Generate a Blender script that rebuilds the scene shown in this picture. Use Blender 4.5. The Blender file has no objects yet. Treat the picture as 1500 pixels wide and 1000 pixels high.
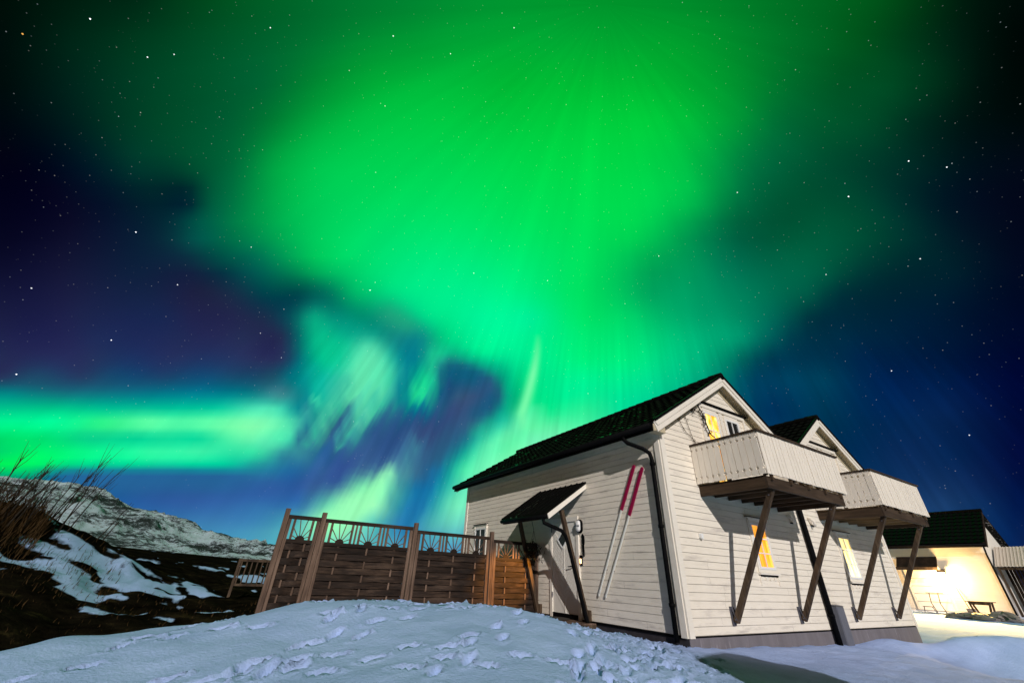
import bpy, bmesh, math, random
import numpy as np
from mathutils import Vector, Matrix
S = bpy.context.scene
COL = S.collection
random.seed(7)
R = math.radians

# ------------------------------------------------------------ camera
CAM = Vector((-7.304, -5.633, 0.811))
AX_R = Vector((0.8440337605354095, -0.534947778886318, 0.037919453332690124))
AX_U = Vector((-0.29898938708588213, -0.4106845376320302, 0.8613614554645301))
AX_F = Vector((0.44521046425984134, 0.7383556625465539, 0.5065753232234826))
cd = bpy.data.cameras.new('camera'); cam = bpy.data.objects.new('camera', cd); COL.objects.link(cam)
cam.matrix_world = Matrix(((AX_R.x, AX_U.x, -AX_F.x, CAM.x), (AX_R.y, AX_U.y, -AX_F.y, CAM.y), (AX_R.z, AX_U.z, -AX_F.z, CAM.z), (0, 0, 0, 1)))
cd.sensor_width = 36; cd.lens = 13.967; cd.clip_start = 0.05; cd.clip_end = 20000
S.camera = cam
S.cycles.use_light_tree = True

S.view_settings.view_transform = 'Standard'; S.view_settings.look = 'None'
S.view_settings.exposure = 0; S.view_settings.gamma = 1; S.view_settings.use_curve_mapping = False

# ------------------------------------------------------------ night sky with the aurora
import re
T='''
0: 0(0,12,6) 100(0,25,14) 200(0,35,20) 300(0,58,28) 400(0,85,38) 500(0,112,45) 600(0,130,48) 700(0,145,48) 800(0,148,45) 900(0,145,42) 1000(0,138,42) 1100(0,120,38) 1200(0,95,32) 1280(0,70,25) 1350(0,45,18) 1420(0,22,12) 1500(0,8,5)
60: 0(0,12,10) 100(0,32,22) 200(0,48,30) 300(0,65,38) 400(0,92,45) 480(0,120,48) 600(0,150,50) 700(0,165,52) 800(0,170,52) 900(0,165,48) 1000(0,158,45) 1100(0,130,42) 1200(0,95,35) 1250(0,72,28) 1320(0,50,25) 1400(0,28,18) 1460(0,12,8) 1500(0,5,4)
120: 0(0,10,10) 100(0,30,25) 200(0,50,35) 300(0,68,42) 380(0,92,50) 460(0,135,50) 550(0,172,55) 650(0,185,58) 750(0,185,52) 850(0,188,52) 950(0,182,50) 1020(0,165,48) 1100(0,135,45) 1170(0,100,42) 1230(0,70,35) 1300(0,62,35) 1380(0,38,24) 1440(0,15,12) 1500(0,6,5)
180: 0(0,6,14) 80(0,20,24) 160(0,42,34) 250(0,62,42) 330(0,82,50) 400(0,125,52) 460(0,165,60) 550(0,195,68) 650(0,205,68) 750(0,200,62) 850(0,208,62) 950(0,205,60) 1010(0,188,58) 1080(0,152,55) 1140(0,105,52) 1200(0,78,45) 1270(0,62,40) 1340(0,38,30) 1420(0,16,16) 1500(0,8,10)
240: 0(4,2,20) 60(0,5,24) 120(0,20,35) 200(0,48,45) 280(0,66,48) 340(0,98,56) 400(0,160,65) 470(0,198,78) 560(0,212,82) 650(0,215,82) 750(0,215,75) 850(0,220,72) 950(0,208,70) 1020(0,182,68) 1070(0,140,65) 1130(0,98,60) 1200(0,64,48) 1280(0,48,42) 1360(0,30,32) 1430(0,14,24) 1500(2,8,22)
290: 0(5,2,24) 80(6,5,30) 160(3,18,40) 230(0,30,42) 280(0,30,45) 310(0,75,58) 350(0,120,65) 410(0,175,75) 480(0,208,88) 560(0,220,92) 660(0,222,92) 760(0,222,85) 860(0,224,80) 950(0,215,78) 1010(0,190,75) 1060(0,138,68) 1110(0,88,58) 1170(0,68,50) 1240(0,60,48) 1310(0,42,44) 1380(0,20,34) 1440(2,10,28) 1500(2,6,24)
340: 0(8,5,30) 100(12,12,40) 180(8,22,48) 250(5,42,58) 290(0,75,75) 340(0,118,72) 400(0,165,80) 460(0,205,92) 550(0,222,105) 650(0,228,108) 750(0,228,98) 850(0,226,88) 930(0,214,82) 970(0,185,80) 1020(0,140,75) 1080(0,85,62) 1140(0,68,52) 1200(0,78,58) 1270(0,62,52) 1340(0,40,45) 1410(2,20,36) 1500(2,6,26)
390: 0(14,12,42) 100(18,20,52) 200(12,28,58) 280(15,32,62) 330(0,52,68) 370(0,85,82) 410(0,130,85) 460(0,185,90) 510(0,212,105) 600(0,230,125) 700(0,235,125) 800(0,232,108) 870(0,222,92) 920(0,190,88) 960(0,158,82) 1010(0,152,88) 1070(0,112,80) 1130(0,98,72) 1200(0,86,66) 1260(0,52,54) 1330(0,35,46) 1400(0,28,42) 1500(2,8,32)
430: 0(20,20,55) 120(24,28,65) 220(20,32,68) 300(30,32,65) 350(20,45,72) 390(0,60,75) 440(0,62,72) 480(0,110,90) 520(0,180,105) 580(0,220,130) 660(0,238,140) 760(0,240,132) 840(0,228,100) 900(0,205,95) 950(0,165,92) 1000(0,160,98) 1060(0,135,92) 1120(0,112,82) 1180(0,85,70) 1220(0,50,58) 1300(0,34,50) 1380(0,28,48) 1450(0,14,38) 1500(0,8,34)
465: 0(26,28,65) 120(28,35,75) 240(25,38,80) 340(35,38,76) 390(25,45,74) 420(10,60,80) 450(5,75,85) 490(0,120,105) 530(0,140,110) 570(10,150,120) 620(0,215,135) 700(0,242,150) 780(0,242,150) 850(0,230,105) 920(0,212,105) 970(0,180,105) 1030(0,158,105) 1090(0,132,95) 1140(0,95,82) 1190(0,50,62) 1260(0,38,58) 1340(0,30,55) 1420(0,18,45) 1500(0,8,38)
495: 0(30,35,75) 140(30,42,85) 260(32,42,85) 360(36,44,82) 415(32,46,80) 440(5,88,98) 470(0,170,125) 510(5,185,140) 545(0,145,125) 585(20,135,125) 620(20,160,125) 650(0,205,130) 690(0,235,145) 760(0,245,150) 830(0,238,125) 900(0,228,115) 960(0,205,118) 1020(0,178,118) 1080(0,148,108) 1120(0,100,90) 1160(0,60,75) 1220(0,45,68) 1300(0,34,62) 1400(0,22,52) 1500(0,8,42)
525: 0(35,42,82) 140(35,50,92) 260(36,50,95) 360(38,50,92) 415(35,55,92) 440(5,105,115) 470(0,185,140) 510(30,200,155) 545(75,215,165) 575(10,160,145) 605(0,125,135) 635(20,165,135) 665(10,170,130) 700(0,215,140) 780(0,245,150) 850(0,240,125) 920(0,232,125) 980(0,205,130) 1040(0,165,118) 1080(0,110,95) 1120(0,62,80) 1180(0,52,78) 1260(0,36,72) 1350(0,26,62) 1430(0,15,52) 1500(0,6,45)
555: 0(35,60,95) 120(35,65,102) 240(25,72,110) 340(20,78,110) 400(30,85,108) 430(0,120,128) 465(0,170,150) 500(50,195,160) 530(95,225,170) 565(40,205,160) 595(0,140,140) 625(10,195,140) 648(10,80,120) 680(20,80,115) 710(25,75,115) 735(0,140,120) 765(0,225,140) 800(0,240,145) 860(0,242,145) 930(0,225,140) 990(0,195,135) 1050(0,140,115) 1090(0,75,95) 1150(0,62,92) 1210(0,62,90) 1280(0,35,78) 1380(0,28,70) 1500(0,6,50)
575: 0(0,130,130) 100(20,110,125) 200(10,115,135) 300(0,120,140) 370(10,120,130) 410(60,130,140) 435(20,130,135) 465(10,170,155) 495(60,190,160) 525(105,230,175) 560(80,215,168) 590(10,150,145) 615(40,225,150) 640(20,110,130) 665(40,80,120) 700(50,70,115) 725(20,85,115) 745(0,160,125) 775(0,230,140) 840(0,240,150) 900(0,228,145) 960(0,205,142) 1030(0,150,125)
600: 0(0,200,140) 80(0,205,140) 160(0,200,150) 250(0,195,150) 320(15,208,160) 370(78,232,182) 405(76,228,182) 432(20,150,148) 455(10,130,135) 485(50,180,150) 510(60,180,150) 530(100,225,170) 560(50,190,155) 585(15,130,140) 615(10,120,140) 650(45,80,125) 700(45,72,118) 725(10,95,125) 750(0,180,130) 800(10,240,145) 860(40,235,150) 920(0,215,150) 1120(0,50,90) 1200(0,55,95) 1280(0,40,95) 1380(5,35,92) 1500(0,8,60)
620: 0(0,250,145) 80(5,255,155) 150(50,250,140) 220(100,255,165) 300(100,255,170) 360(130,255,175) 400(118,250,180) 425(70,205,165) 450(25,120,138) 475(50,150,140) 500(40,90,125) 520(60,150,145) 545(50,150,145) 570(25,95,130) 620(45,78,125) 680(40,80,125) 715(5,120,135) 745(0,190,145) 765(60,240,150) 810(80,245,165) 870(60,235,160)
640: 0(0,225,110) 60(0,225,115) 130(10,210,140) 200(5,205,145) 290(10,215,155) 340(90,245,170) 390(110,250,180) 420(60,210,165) 440(45,120,140) 465(55,140,145) 490(40,90,130) 515(50,140,145) 540(35,95,130) 600(50,82,130) 650(35,85,130) 685(0,120,140) 715(0,180,145) 740(50,235,155) 780(110,250,180) 850(100,245,175) 
665: 0(0,215,105) 60(0,250,110) 130(10,250,140) 220(50,250,165) 290(60,245,170) 340(40,225,165) 385(50,205,160) 410(45,140,150) 440(50,130,150) 470(40,100,145) 500(45,90,140) 530(45,85,138) 580(50,88,138) 620(50,100,145) 650(10,120,150) 680(0,170,150) 710(60,235,165) 760(125,255,185) 1230(0,45,100) 1320(10,42,105) 1400(5,35,95) 1500(2,10,70)
680: 0(0,240,90) 60(0,245,110) 130(0,215,140) 200(0,215,150) 280(0,215,160) 330(0,205,160) 370(30,160,155)
697: 0(0,170,120) 50(0,165,125) 90(0,115,145) 130(10,100,150) 200(20,90,150) 280(30,92,155) 330(35,100,155) 380(40,110,155) 
690: 430(35,100,155) 480(50,88,148) 520(55,95,148) 560(70,130,155) 600(70,130,155) 625(20,110,155) 650(0,140,155) 680(50,225,165) 720(125,250,185) 
710: 0(0,130,130) 60(0,110,145) 120(10,95,145) 200(35,85,145) 300(45,90,155) 380(45,90,155) 450(50,90,150) 500(60,110,150) 530(110,225,170) 560(120,235,175) 590(60,150,160) 620(10,110,165) 650(20,160,165) 680(70,215,175) 720(110,240,190) 1280(10,50,112) 1360(18,50,115) 1440(10,35,98) 1500(0,15,75)
740: 0(20,100,150) 60(20,95,150) 120(20,95,150) 200(40,95,160) 300(50,100,165) 380(50,110,168) 440(55,120,170) 480(100,200,170) 510(150,250,180) 550(150,245,180) 580(60,160,170) 610(30,120,175) 640(50,170,175) 670(110,225,190) 700(110,215,200) 1380(25,60,128) 1440(12,45,110) 1500(0,20,85)
765: 0(30,100,155) 100(30,100,155) 200(40,110,165) 300(60,125,175) 370(60,130,178) 430(80,170,180) 470(150,245,185) 510(150,245,185) 550(90,190,180) 590(50,130,180) 630(70,170,180) 670(90,175,195) 720(80,170,190)
810: 0(30,100,150) 100(40,110,160) 300(70,150,190) 400(80,170,190) 500(90,190,190) 600(80,160,190) 700(70,140,190) 900(40,110,160) 1100(20,70,130) 1300(20,55,120) 1450(10,50,120) 1500(5,30,95)
860: 0(30,90,140) 300(60,130,175) 700(60,130,180) 1100(20,70,130) 1500(5,30,95)
'''
P=[];Cc=[]
for ln in T.strip().splitlines():
    y,rest=ln.split(':');
    for a in re.findall(r'(-?\d+)\((\d+),(\d+),(\d+)\)',rest):
        P.append((int(a[0]),int(y)));Cc.append([int(v) for v in a[1:]])
P=np.array(P,float);Cc=np.array(Cc,float)
def rbf_fit(P,C):
    A=np.array(P);d=np.hypot(*(A[:,None]-A[None]).transpose(2,0,1))/100
    K=d+0  # linear kernel
    n=len(A);M=np.zeros((n+1,n+1));M[:n,:n]=-np.sqrt(d*d+.01);M[:n,n]=1;M[n,:n]=1
    M[:n,:n]-=np.eye(n)*.02
    return A,np.linalg.solve(M,np.vstack([C,np.zeros((1,3))]))
def rbf_ev(m,X,Y):
    A,w=m;out=np.zeros(X.shape+(3,))
    for (a,b),c in zip(A,w[:-1]): out+=-np.sqrt(((X-a)**2+(Y-b)**2)/1e4+.01)[...,None]*c
    return out+w[-1]
def field(X,Y):
    def an(k):
        Q=P.copy();Q[:,1]*=k; return rbf_ev(rbf_fit(Q,Cc),X,Y*k)
    I1=an(1.3);I2=an(3.5)
    sm=lambda a,b,v:(lambda t:t*t*(3-2*t))(np.clip((v-a)/(b-a),0,1))
    w=(1-sm(390,440,X))*sm(545,570,Y)
    I=I1*(1-w[...,None])+I2*w[...,None]
    def stroke(pts,ws,col,al,p=2):
        nonlocal I
        best=np.full(X.shape,1e9);
        for (a,b),(c,d),w0,w1 in zip(pts[:-1],pts[1:],ws[:-1],ws[1:]):
            vx,vy=c-a,d-b;t=np.clip(((X-a)*vx+(Y-b)*vy)/(vx*vx+vy*vy),0,1)
            r=np.hypot(X-a-t*vx,Y-b-t*vy)/(w0+(w1-w0)*t);best=np.minimum(best,r)
        g=(al*np.exp(-best**p))[...,None];I=I*(1-g)+np.array(col)*g
    stroke([(452,548),(448,585)],[14,10],(14,116,136),.45,2)
    stroke([(460,588),(446,612),(428,632),(392,648)],[5,8,11,12],(84,232,176),.75)
    stroke([(462,470),(474,492),(486,512)],[26,30,24],(8,192,140),.8)
    stroke([(500,478),(530,492)],[20,18],(4,150,132),.5)
    stroke([(457,545),(463,578)],[13,11],(10,185,150),.5)
    stroke([(448,600),(440,640)],[7,9],(28,98,136),.5)
    stroke([(606,500),(596,545),(588,585)],[24,16,12],(2,122,140),.75)
    stroke([(540,515),(556,545),(550,570)],[22,26,22],(92,222,172),.85)
    stroke([(530,535),(512,575)],[18,14],(98,226,172),.75)
    stroke([(505,560),(482,605),(452,650)],[12,11,6],(52,180,152),.8)
    stroke([(496,585),(470,628)],[4,4],(96,205,165),.4)
    stroke([(548,585),(528,612),(498,650)],[15,12,5],(62,188,160),.85)
    stroke([(540,600),(520,628)],[4,4],(110,215,172),.4)
    stroke([(516,592),(500,618),(484,650)],[6,9,9],(50,96,138),.7)
    stroke([(642,522),(630,555),(613,582)],[15,15,10],(28,220,152),.9)
    stroke([(580,610),(556,645),(530,685)],[16,22,26],(56,94,140),.6)
    stroke([(662,545),(690,552),(715,565),(722,580),(690,612),(650,650),(625,690)],[24,22,20,17,22,26,20],(50,88,126),.75,2.5)
    stroke([(658,545),(692,550)],[16,18],(6,92,122),.75)
    stroke([(720,585),(700,605)],[12,12],(6,88,122),.5)
    stroke([(648,512),(690,524),(735,548),(750,578),(735,605),(700,632)],[7,8,9,9,9,10],(0,190,132),.45)
    stroke([(608,650),(590,690),(570,735)],[10,10,9],(66,152,165),.6)
    stroke([(568,695),(548,722),(508,750),(478,772)],[10,17,18,15],(150,250,182),.9)
    stroke([(636,690),(622,730),(596,770)],[12,13,14],(26,115,168),.75)
    stroke([(770,612),(720,650),(695,700),(668,760)],[18,26,28,26],(120,245,188),.6)
    stroke([(780,600),(752,632),(715,655)],[7,7,8],(120,250,180),.35)
    stroke([(572,462),(600,478)],[18,14],(45,165,122),.5)
    # lower hem of the band
    hem=688+np.clip((X-250)/150,0,1)*4; g=(1/(1+np.exp(-(Y-hem)/2.5)))*(1-np.clip((X-330)/70,0,1))*np.clip((X-40)/60,0,1)*np.clip((730-Y)/20,0,1)
    I=I*(1-g[...,None]*.9)+np.stack([38+0*X,100+0*X,152+0*X],-1)*g[...,None]*.9
    I[...,1]+=13*np.exp(-((I[...,1]-66)/32)**2)*np.clip((470-Y)/80,0,1)
    rt=np.clip((X-1120)/80,0,1)*np.clip((Y-560)/60,0,1); I[...,2]*=1-.17*rt
    return np.clip(I,0,255)

SKY_ROWS = list(range(0, 400, 25)) + list(range(400, 782, 9)) + [800, 830, 870]
SKY_U = [np.linspace(-60, 400, 32), np.linspace(400, 780, 32), np.linspace(780, 1560, 32)]
def sky_rows(cols):
    X, Y = np.meshgrid(np.clip(cols, 0, 1500), np.array(SKY_ROWS, float)); I = field(X, Y)
    lim = np.where((I[..., 2] < 135) & (X < 470), .90 * I[..., 1], 255); I[..., 0] = np.minimum(I[..., 0], lim)
    I[..., 1] = np.where((X < 470) & (X > 150) & (Y > 300) & (Y < 560), np.maximum(I[..., 1], .42 * I[..., 2]), I[..., 1])
    I[..., 0] = np.where((X < 470) & (Y > 300) & (Y < 545), np.minimum(I[..., 0], .44 * I[..., 2]), I[..., 0])
    return I / 255.0
SKY_C = [sky_rows(c) for c in SKY_U]

def lin(c):
    return c / 12.92 if c <= 0.04045 else ((c + 0.055) / 1.055) ** 2.4
W = bpy.data.worlds.new('World'); S.world = W; W.use_nodes = True
wt = W.node_tree; wn = wt.nodes; wl = wt.links
for n in list(wn): wn.remove(n)
def wnode(t, **k):
    n = wn.new(t)
    for a, b in k.items(): setattr(n, a, b)
    return n
def wset(sock, v):
    if isinstance(v, bpy.types.NodeSocket): wl.new(v, sock)
    else: sock.default_value = v
def m1(op, a, b=None, c=None, clamp=False):
    n = wnode('ShaderNodeMath', operation=op, use_clamp=clamp)
    for i, v in enumerate((a, b, c)):
        if v is not None: wset(n.inputs[i], v)
    return n.outputs[0]
def dotv(a, v):
    n = wnode('ShaderNodeVectorMath', operation='DOT_PRODUCT'); wl.new(a, n.inputs[0]); n.inputs[1].default_value = v
    return n.outputs['Value']
def mixc(f, a, b, mode='MIX'):
    n = wnode('ShaderNodeMix', data_type='RGBA', blend_type=mode, clamp_factor=True)
    wset(n.inputs[0], f); wset(n.inputs[6], a); wset(n.inputs[7], b)
    return n.outputs[2]
D = wnode('ShaderNodeTexCoord').outputs['Generated']
# sky chart: directions measured in a star-chart (tangent) projection centred 30 degrees up in the north-east
dz = dotv(D, AX_F); dx = dotv(D, AX_R); dy = dotv(D, AX_U)
dzc = m1('MAXIMUM', dz, 0.12)
U = m1('MULTIPLY_ADD', m1('DIVIDE', dx, dzc), 581.98, 750.0)
V = m1('MULTIPLY_ADD', m1('DIVIDE', dy, dzc), -581.98, 500.0)
def row_group(k):
    """one row of the chart: three colour ramps side by side, built in a small tree of its own"""
    g = bpy.data.node_groups.new('aurora_row', 'ShaderNodeTree')
    g.interface.new_socket('Across', in_out='INPUT', socket_type='NodeSocketFloat'); g.interface.new_socket('Down', in_out='INPUT', socket_type='NodeSocketFloat'); g.interface.new_socket('Above', in_out='INPUT', socket_type='NodeSocketColor'); g.interface.new_socket('Color', in_out='OUTPUT', socket_type='NodeSocketColor')
    gi = g.nodes.new('NodeGroupInput'); go = g.nodes.new('NodeGroupOutput'); prev = None
    for q in range(3):
        us = SKY_U[q]; mrn = g.nodes.new('ShaderNodeMapRange'); g.links.new(gi.outputs[0], mrn.inputs[0]); mrn.inputs[1].default_value = us[0]; mrn.inputs[2].default_value = us[-1]
        n = g.nodes.new('ShaderNodeValToRGB'); cr = n.color_ramp; cr.interpolation = 'LINEAR'
        for i, u in enumerate(us):
            if i == 0: e = cr.elements[0]; e.position = 0
            elif i == len(us) - 1: e = cr.elements[len(cr.elements) - 1]; e.position = 1
            else: e = cr.elements.new((u - us[0]) / (us[-1] - us[0]))
            e.color = tuple(lin(float(c)) for c in SKY_C[q][k][i]) + (1,)
        g.links.new(mrn.outputs[0], n.inputs[0])
        if prev is None: prev = n.outputs[0]
        else:
            gt = g.nodes.new('ShaderNodeMath'); gt.operation = 'GREATER_THAN'; g.links.new(gi.outputs[0], gt.inputs[0]); gt.inputs[1].default_value = us[0]
            mx = g.nodes.new('ShaderNodeMix'); mx.data_type = 'RGBA'; g.links.new(gt.outputs[0], mx.inputs[0]); g.links.new(prev, mx.inputs[6]); g.links.new(n.outputs[0], mx.inputs[7]); prev = mx.outputs[2]
    if k:
        mrn = g.nodes.new('ShaderNodeMapRange'); g.links.new(gi.outputs[1], mrn.inputs[0]); mrn.inputs[1].default_value = SKY_ROWS[k - 1]; mrn.inputs[2].default_value = SKY_ROWS[k]
        mx = g.nodes.new('ShaderNodeMix'); mx.data_type = 'RGBA'; g.links.new(mrn.outputs[0], mx.inputs[0]); g.links.new(gi.outputs[2], mx.inputs[6]); g.links.new(prev, mx.inputs[7]); prev = mx.outputs[2]
    g.links.new(prev, go.inputs[0]); return g
phi = m1('ARCTAN2', m1('SUBTRACT', U, 886.0), m1('SUBTRACT', V, 6.0)); rad = m1('DIVIDE', m1('SUBTRACT', V, 6.0), 420.0)
def streak(fq, fr, seed, det=2.0):
    cb = wnode('ShaderNodeCombineXYZ'); wl.new(m1('MULTIPLY', phi, fq), cb.inputs[0]); wl.new(m1('MULTIPLY', rad, fr), cb.inputs[1]); cb.inputs[2].default_value = seed
    n = wnode('ShaderNodeTexNoise'); wl.new(cb.outputs[0], n.inputs['Vector']); n.inputs['Scale'].default_value = 1.0; n.inputs['Detail'].default_value = det
    return n.outputs['Fac']
def sstep(x, a, b):
    n = wnode('ShaderNodeMapRange', interpolation_type='SMOOTHSTEP'); wl.new(x, n.inputs[0]); n.inputs[1].default_value = a; n.inputs[2].default_value = b
    return n.outputs[0]
cur = m1('MULTIPLY', m1('MULTIPLY', sstep(U, 425.0, 470.0), sstep(U, 690.0, 620.0)), m1('MULTIPLY', sstep(V, 520.0, 570.0), m1('MULTIPLY_ADD', sstep(V, 720.0, 650.0), .7, .3)))
s1 = streak(60.0, .9, 3.0); s2 = streak(22.0, 1.2, 8.0)
V = m1('MULTIPLY_ADD', m1('MULTIPLY', m1('SUBTRACT', s1, .5), 52.0), cur, V)
U = m1('MULTIPLY_ADD', V, 1e-6, U)
lowb = sstep(V, 440.0, 560.0)
raymod = m1('MULTIPLY_ADD', m1('MULTIPLY', m1('ADD', m1('SUBTRACT', s1, .5), m1('SUBTRACT', s2, .5)), m1('MULTIPLY_ADD', sstep(U, 330.0, 520.0), .30, .10)), lowb, 1.0)
upmod = m1('MULTIPLY_ADD', m1('SUBTRACT', streak(9.0, .5, 5.0, 3.0), .5), .24, 1.0)
raymod = m1('MULTIPLY', raymod, upmod)
acc = None
for k, v in enumerate(SKY_ROWS):
    gn = wnode('ShaderNodeGroup', node_tree=row_group(k)); wl.new(U, gn.inputs[0]); wl.new(V, gn.inputs[1])
    if acc is not None: wl.new(acc, gn.inputs[2])
    acc = gn.outputs[0]
acc = mixc(1.0, acc, raymod, 'MULTIPLY')
# the one thin bright ray
t_ = m1('DIVIDE', m1('SUBTRACT', V, 495.0), 112.0, clamp=True)
cx_ = m1('MULTIPLY_ADD', m1('POWER', t_, 1.6), -24.0, 788.0); wd_ = m1('MULTIPLY_ADD', t_, 3.5, 4.0)
g_ = m1('POWER', 2.71828, m1('MULTIPLY', m1('POWER', m1('ABSOLUTE', m1('DIVIDE', m1('SUBTRACT', U, cx_), wd_)), 2.0), -1.0))
g_ = m1('MULTIPLY', g_, m1('MULTIPLY', m1('DIVIDE', m1('SUBTRACT', V, 488.0), 60.0, clamp=True), m1('DIVIDE', m1('SUBTRACT', 632.0, V), 30.0, clamp=True)))
acc = mixc(m1('MULTIPLY', g_, .85), acc, (.20, 1.0, .42, 1))
# soft rays in the curtain, converging on the magnetic zenith
# fade towards the part of the sky without aurora
mr = wnode('ShaderNodeMapRange', interpolation_type='SMOOTHSTEP'); wl.new(dz, mr.inputs[0])
mr.inputs[1].default_value = 0.26; mr.inputs[2].default_value = 0.60
up = wnode('ShaderNodeSeparateXYZ'); wl.new(D, up.inputs[0])
hz = m1('POWER', m1('SUBTRACT', 1.0, m1('ABSOLUTE', up.outputs[2]), clamp=True), 6.0)
backsky = mixc(hz, (0.0012, 0.0035, 0.006, 1), (0.45, 0.195, 0.022, 1))
skyc = mixc(mr.outputs[0], backsky, acc)
# stars
def stars(scale, rad, thr, gain):
    vo = wnode('ShaderNodeTexVoronoi', feature='F1'); vs = wnode('ShaderNodeVectorMath', operation='SCALE')
    wl.new(D, vs.inputs[0]); vs.inputs['Scale'].default_value = scale; wl.new(vs.outputs[0], vo.inputs['Vector']); vo.inputs['Scale'].default_value = 1
    sp = wnode('ShaderNodeSeparateColor'); wl.new(vo.outputs['Color'], sp.inputs[0])
    core = m1('SUBTRACT', 1.0, m1('DIVIDE', vo.outputs['Distance'], rad), clamp=True)
    br = m1('POWER', sp.outputs[0], thr)
    a = m1('MULTIPLY', m1('MULTIPLY', core, br), gain)
    tint = mixc(sp.outputs[1], (1.0, 0.93, 0.85, 1), (0.78, 0.90, 1.0, 1))
    return mixc(1.0, tint, a, 'MULTIPLY')
vis = wnode('ShaderNodeMapRange'); wl.new(up.outputs[2], vis.inputs[0]); vis.inputs[1].default_value = 0.0; vis.inputs[2].default_value = 0.25
def addc(a, b): return mixc(1.0, a, b, 'ADD')
st = addc(addc(stars(95.0, 0.09, 6.0, .75), stars(150.0, 0.14, 7.0, .35)), stars(38.0, 0.042, 7.0, 2.2))
st = mixc(1.0, st, vis.outputs[0], 'MULTIPLY')
skyc = addc(skyc, st)
for sx, sy, sg in [(132,28,7),(33,50,3),(1243,288,9),(542,425,7),(199,340,6),(1331,236,6),(1387,245,4),(216,84,4),(255,80,3),(396,41,4),(163,498,5),(24,548,5),(46,422,3),(1210,402,3),(1306,543,4),(576,53,4),(660,79,3),(1080,282,3),(694,400,3),(1119,641,0),(1245,569,0),(260,417,3),(368,362,3),(1420,637,3),(1348,379,3),(802,411,3),(753,41,3),(965,375,3)]:
    if sg == 0: continue
    v = (AX_F + AX_R * ((sx - 750) / 581.98) - AX_U * ((sy - 500) / 581.98)).normalized()
    a = m1('MULTIPLY', m1('GREATER_THAN', dotv(D, v), math.cos(0.0009)), float(sg) * .38)
    skyc = addc(skyc, mixc(1.0, (0.95, 0.97, 1.0, 1) if sx != 33 else (1.0, 0.5, 0.1, 1), a, 'MULTIPLY'))
bg = wnode('ShaderNodeBackground'); wl.new(skyc, bg.inputs[0]); bg.inputs[1].default_value = 1.0
wl.new(bg.outputs[0], wnode('ShaderNodeOutputWorld').inputs[0])
W.cycles.sampling_method = 'MANUAL'; W.cycles.sample_map_resolution = 1024

# ------------------------------------------------------------ moon
MOON = Vector((0.63, 1.49, -0.65)).normalized()
ld = bpy.data.lights.new('moon', 'SUN'); ld.energy = 2.95; ld.angle = R(0.5); ld.color = (1.0, 0.955, 0.93)
lo = bpy.data.objects.new('moon', ld); COL.objects.link(lo); lo.rotation_euler = MOON.to_track_quat('-Z', 'Y').to_euler(); lo.location = (-20, -50, 30)

# ------------------------------------------------------------ materials
def new_mat(name):
    m = bpy.data.materials.new(name); m.use_nodes = True
    nt = m.node_tree; b = nt.nodes['Principled BSDF']
    return m, nt, b
def N(nt, t, **k):
    n = nt.nodes.new(t)
    for a, b in k.items(): setattr(n, a, b)
    return n
def mapped(nt, scale, rot=(0, 0, 0)):
    g = N(nt, 'ShaderNodeNewGeometry'); mp = N(nt, 'ShaderNodeMapping'); nt.links.new(g.outputs['Position'], mp.inputs[0])
    mp.inputs['Scale'].default_value = scale; mp.inputs['Rotation'].default_value = rot
    return mp.outputs[0]
def noise(nt, vec, scale, detail=4, rough=.6):
    n = N(nt, 'ShaderNodeTexNoise'); nt.links.new(vec, n.inputs['Vector']); n.inputs['Scale'].default_value = scale
    n.inputs['Detail'].default_value = detail; n.inputs['Roughness'].default_value = rough
    return n.outputs['Fac']
def cramp(nt, fac, stops):
    n = N(nt, 'ShaderNodeValToRGB'); cr = n.color_ramp
    for i, (p, c) in enumerate(stops):
        e = cr.elements[i] if i < 2 else cr.elements.new(p)
        e.position = p; e.color = tuple(c) + (1,)
    nt.links.new(fac, n.inputs[0]); return n.outputs[0]
def bump(nt, b, h, dist, strength=1.0):
    n = N(nt, 'ShaderNodeBump'); nt.links.new(h, n.inputs['Height']); n.inputs['Distance'].default_value = dist; n.inputs['Strength'].default_value = strength
    nt.links.new(n.outputs[0], b.inputs['Normal'])
def paint(name, col, var=.08, rough=.5, scale=(3, 3, 3), bm=.002, spec=.3, dirt=None, ior=None):
    m, nt, b = new_mat(name)
    v = mapped(nt, scale); f = noise(nt, v, 1.0, 6, .65)
    lo_ = [c * (1 - var) for c in col]; hi_ = [min(1, c * (1 + var)) for c in col]
    c = cramp(nt, f, [(.3, lo_), (.7, hi_)])
    if dirt:
        f2 = noise(nt, mapped(nt, dirt[1]), 1.0, 5, .7)
        mk = cramp(nt, f2, [(dirt[2], (0, 0, 0)), (min(1, dirt[2] + .18), (1, 1, 1))])
        mx = N(nt, 'ShaderNodeMix', data_type='RGBA'); nt.links.new(mk, mx.inputs[0]); nt.links.new(c, mx.inputs[6]); mx.inputs[7].default_value = tuple(dirt[0]) + (1,)
        c = mx.outputs[2]
    nt.links.new(c, b.inputs['Base Color']); b.inputs['Roughness'].default_value = rough
    b.inputs['Specular IOR Level'].default_value = spec
    if ior: b.inputs['IOR'].default_value = ior
    if bm: bump(nt, b, noise(nt, mapped(nt, (40, 40, 40)), 1.0, 3), bm)
    return m
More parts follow.
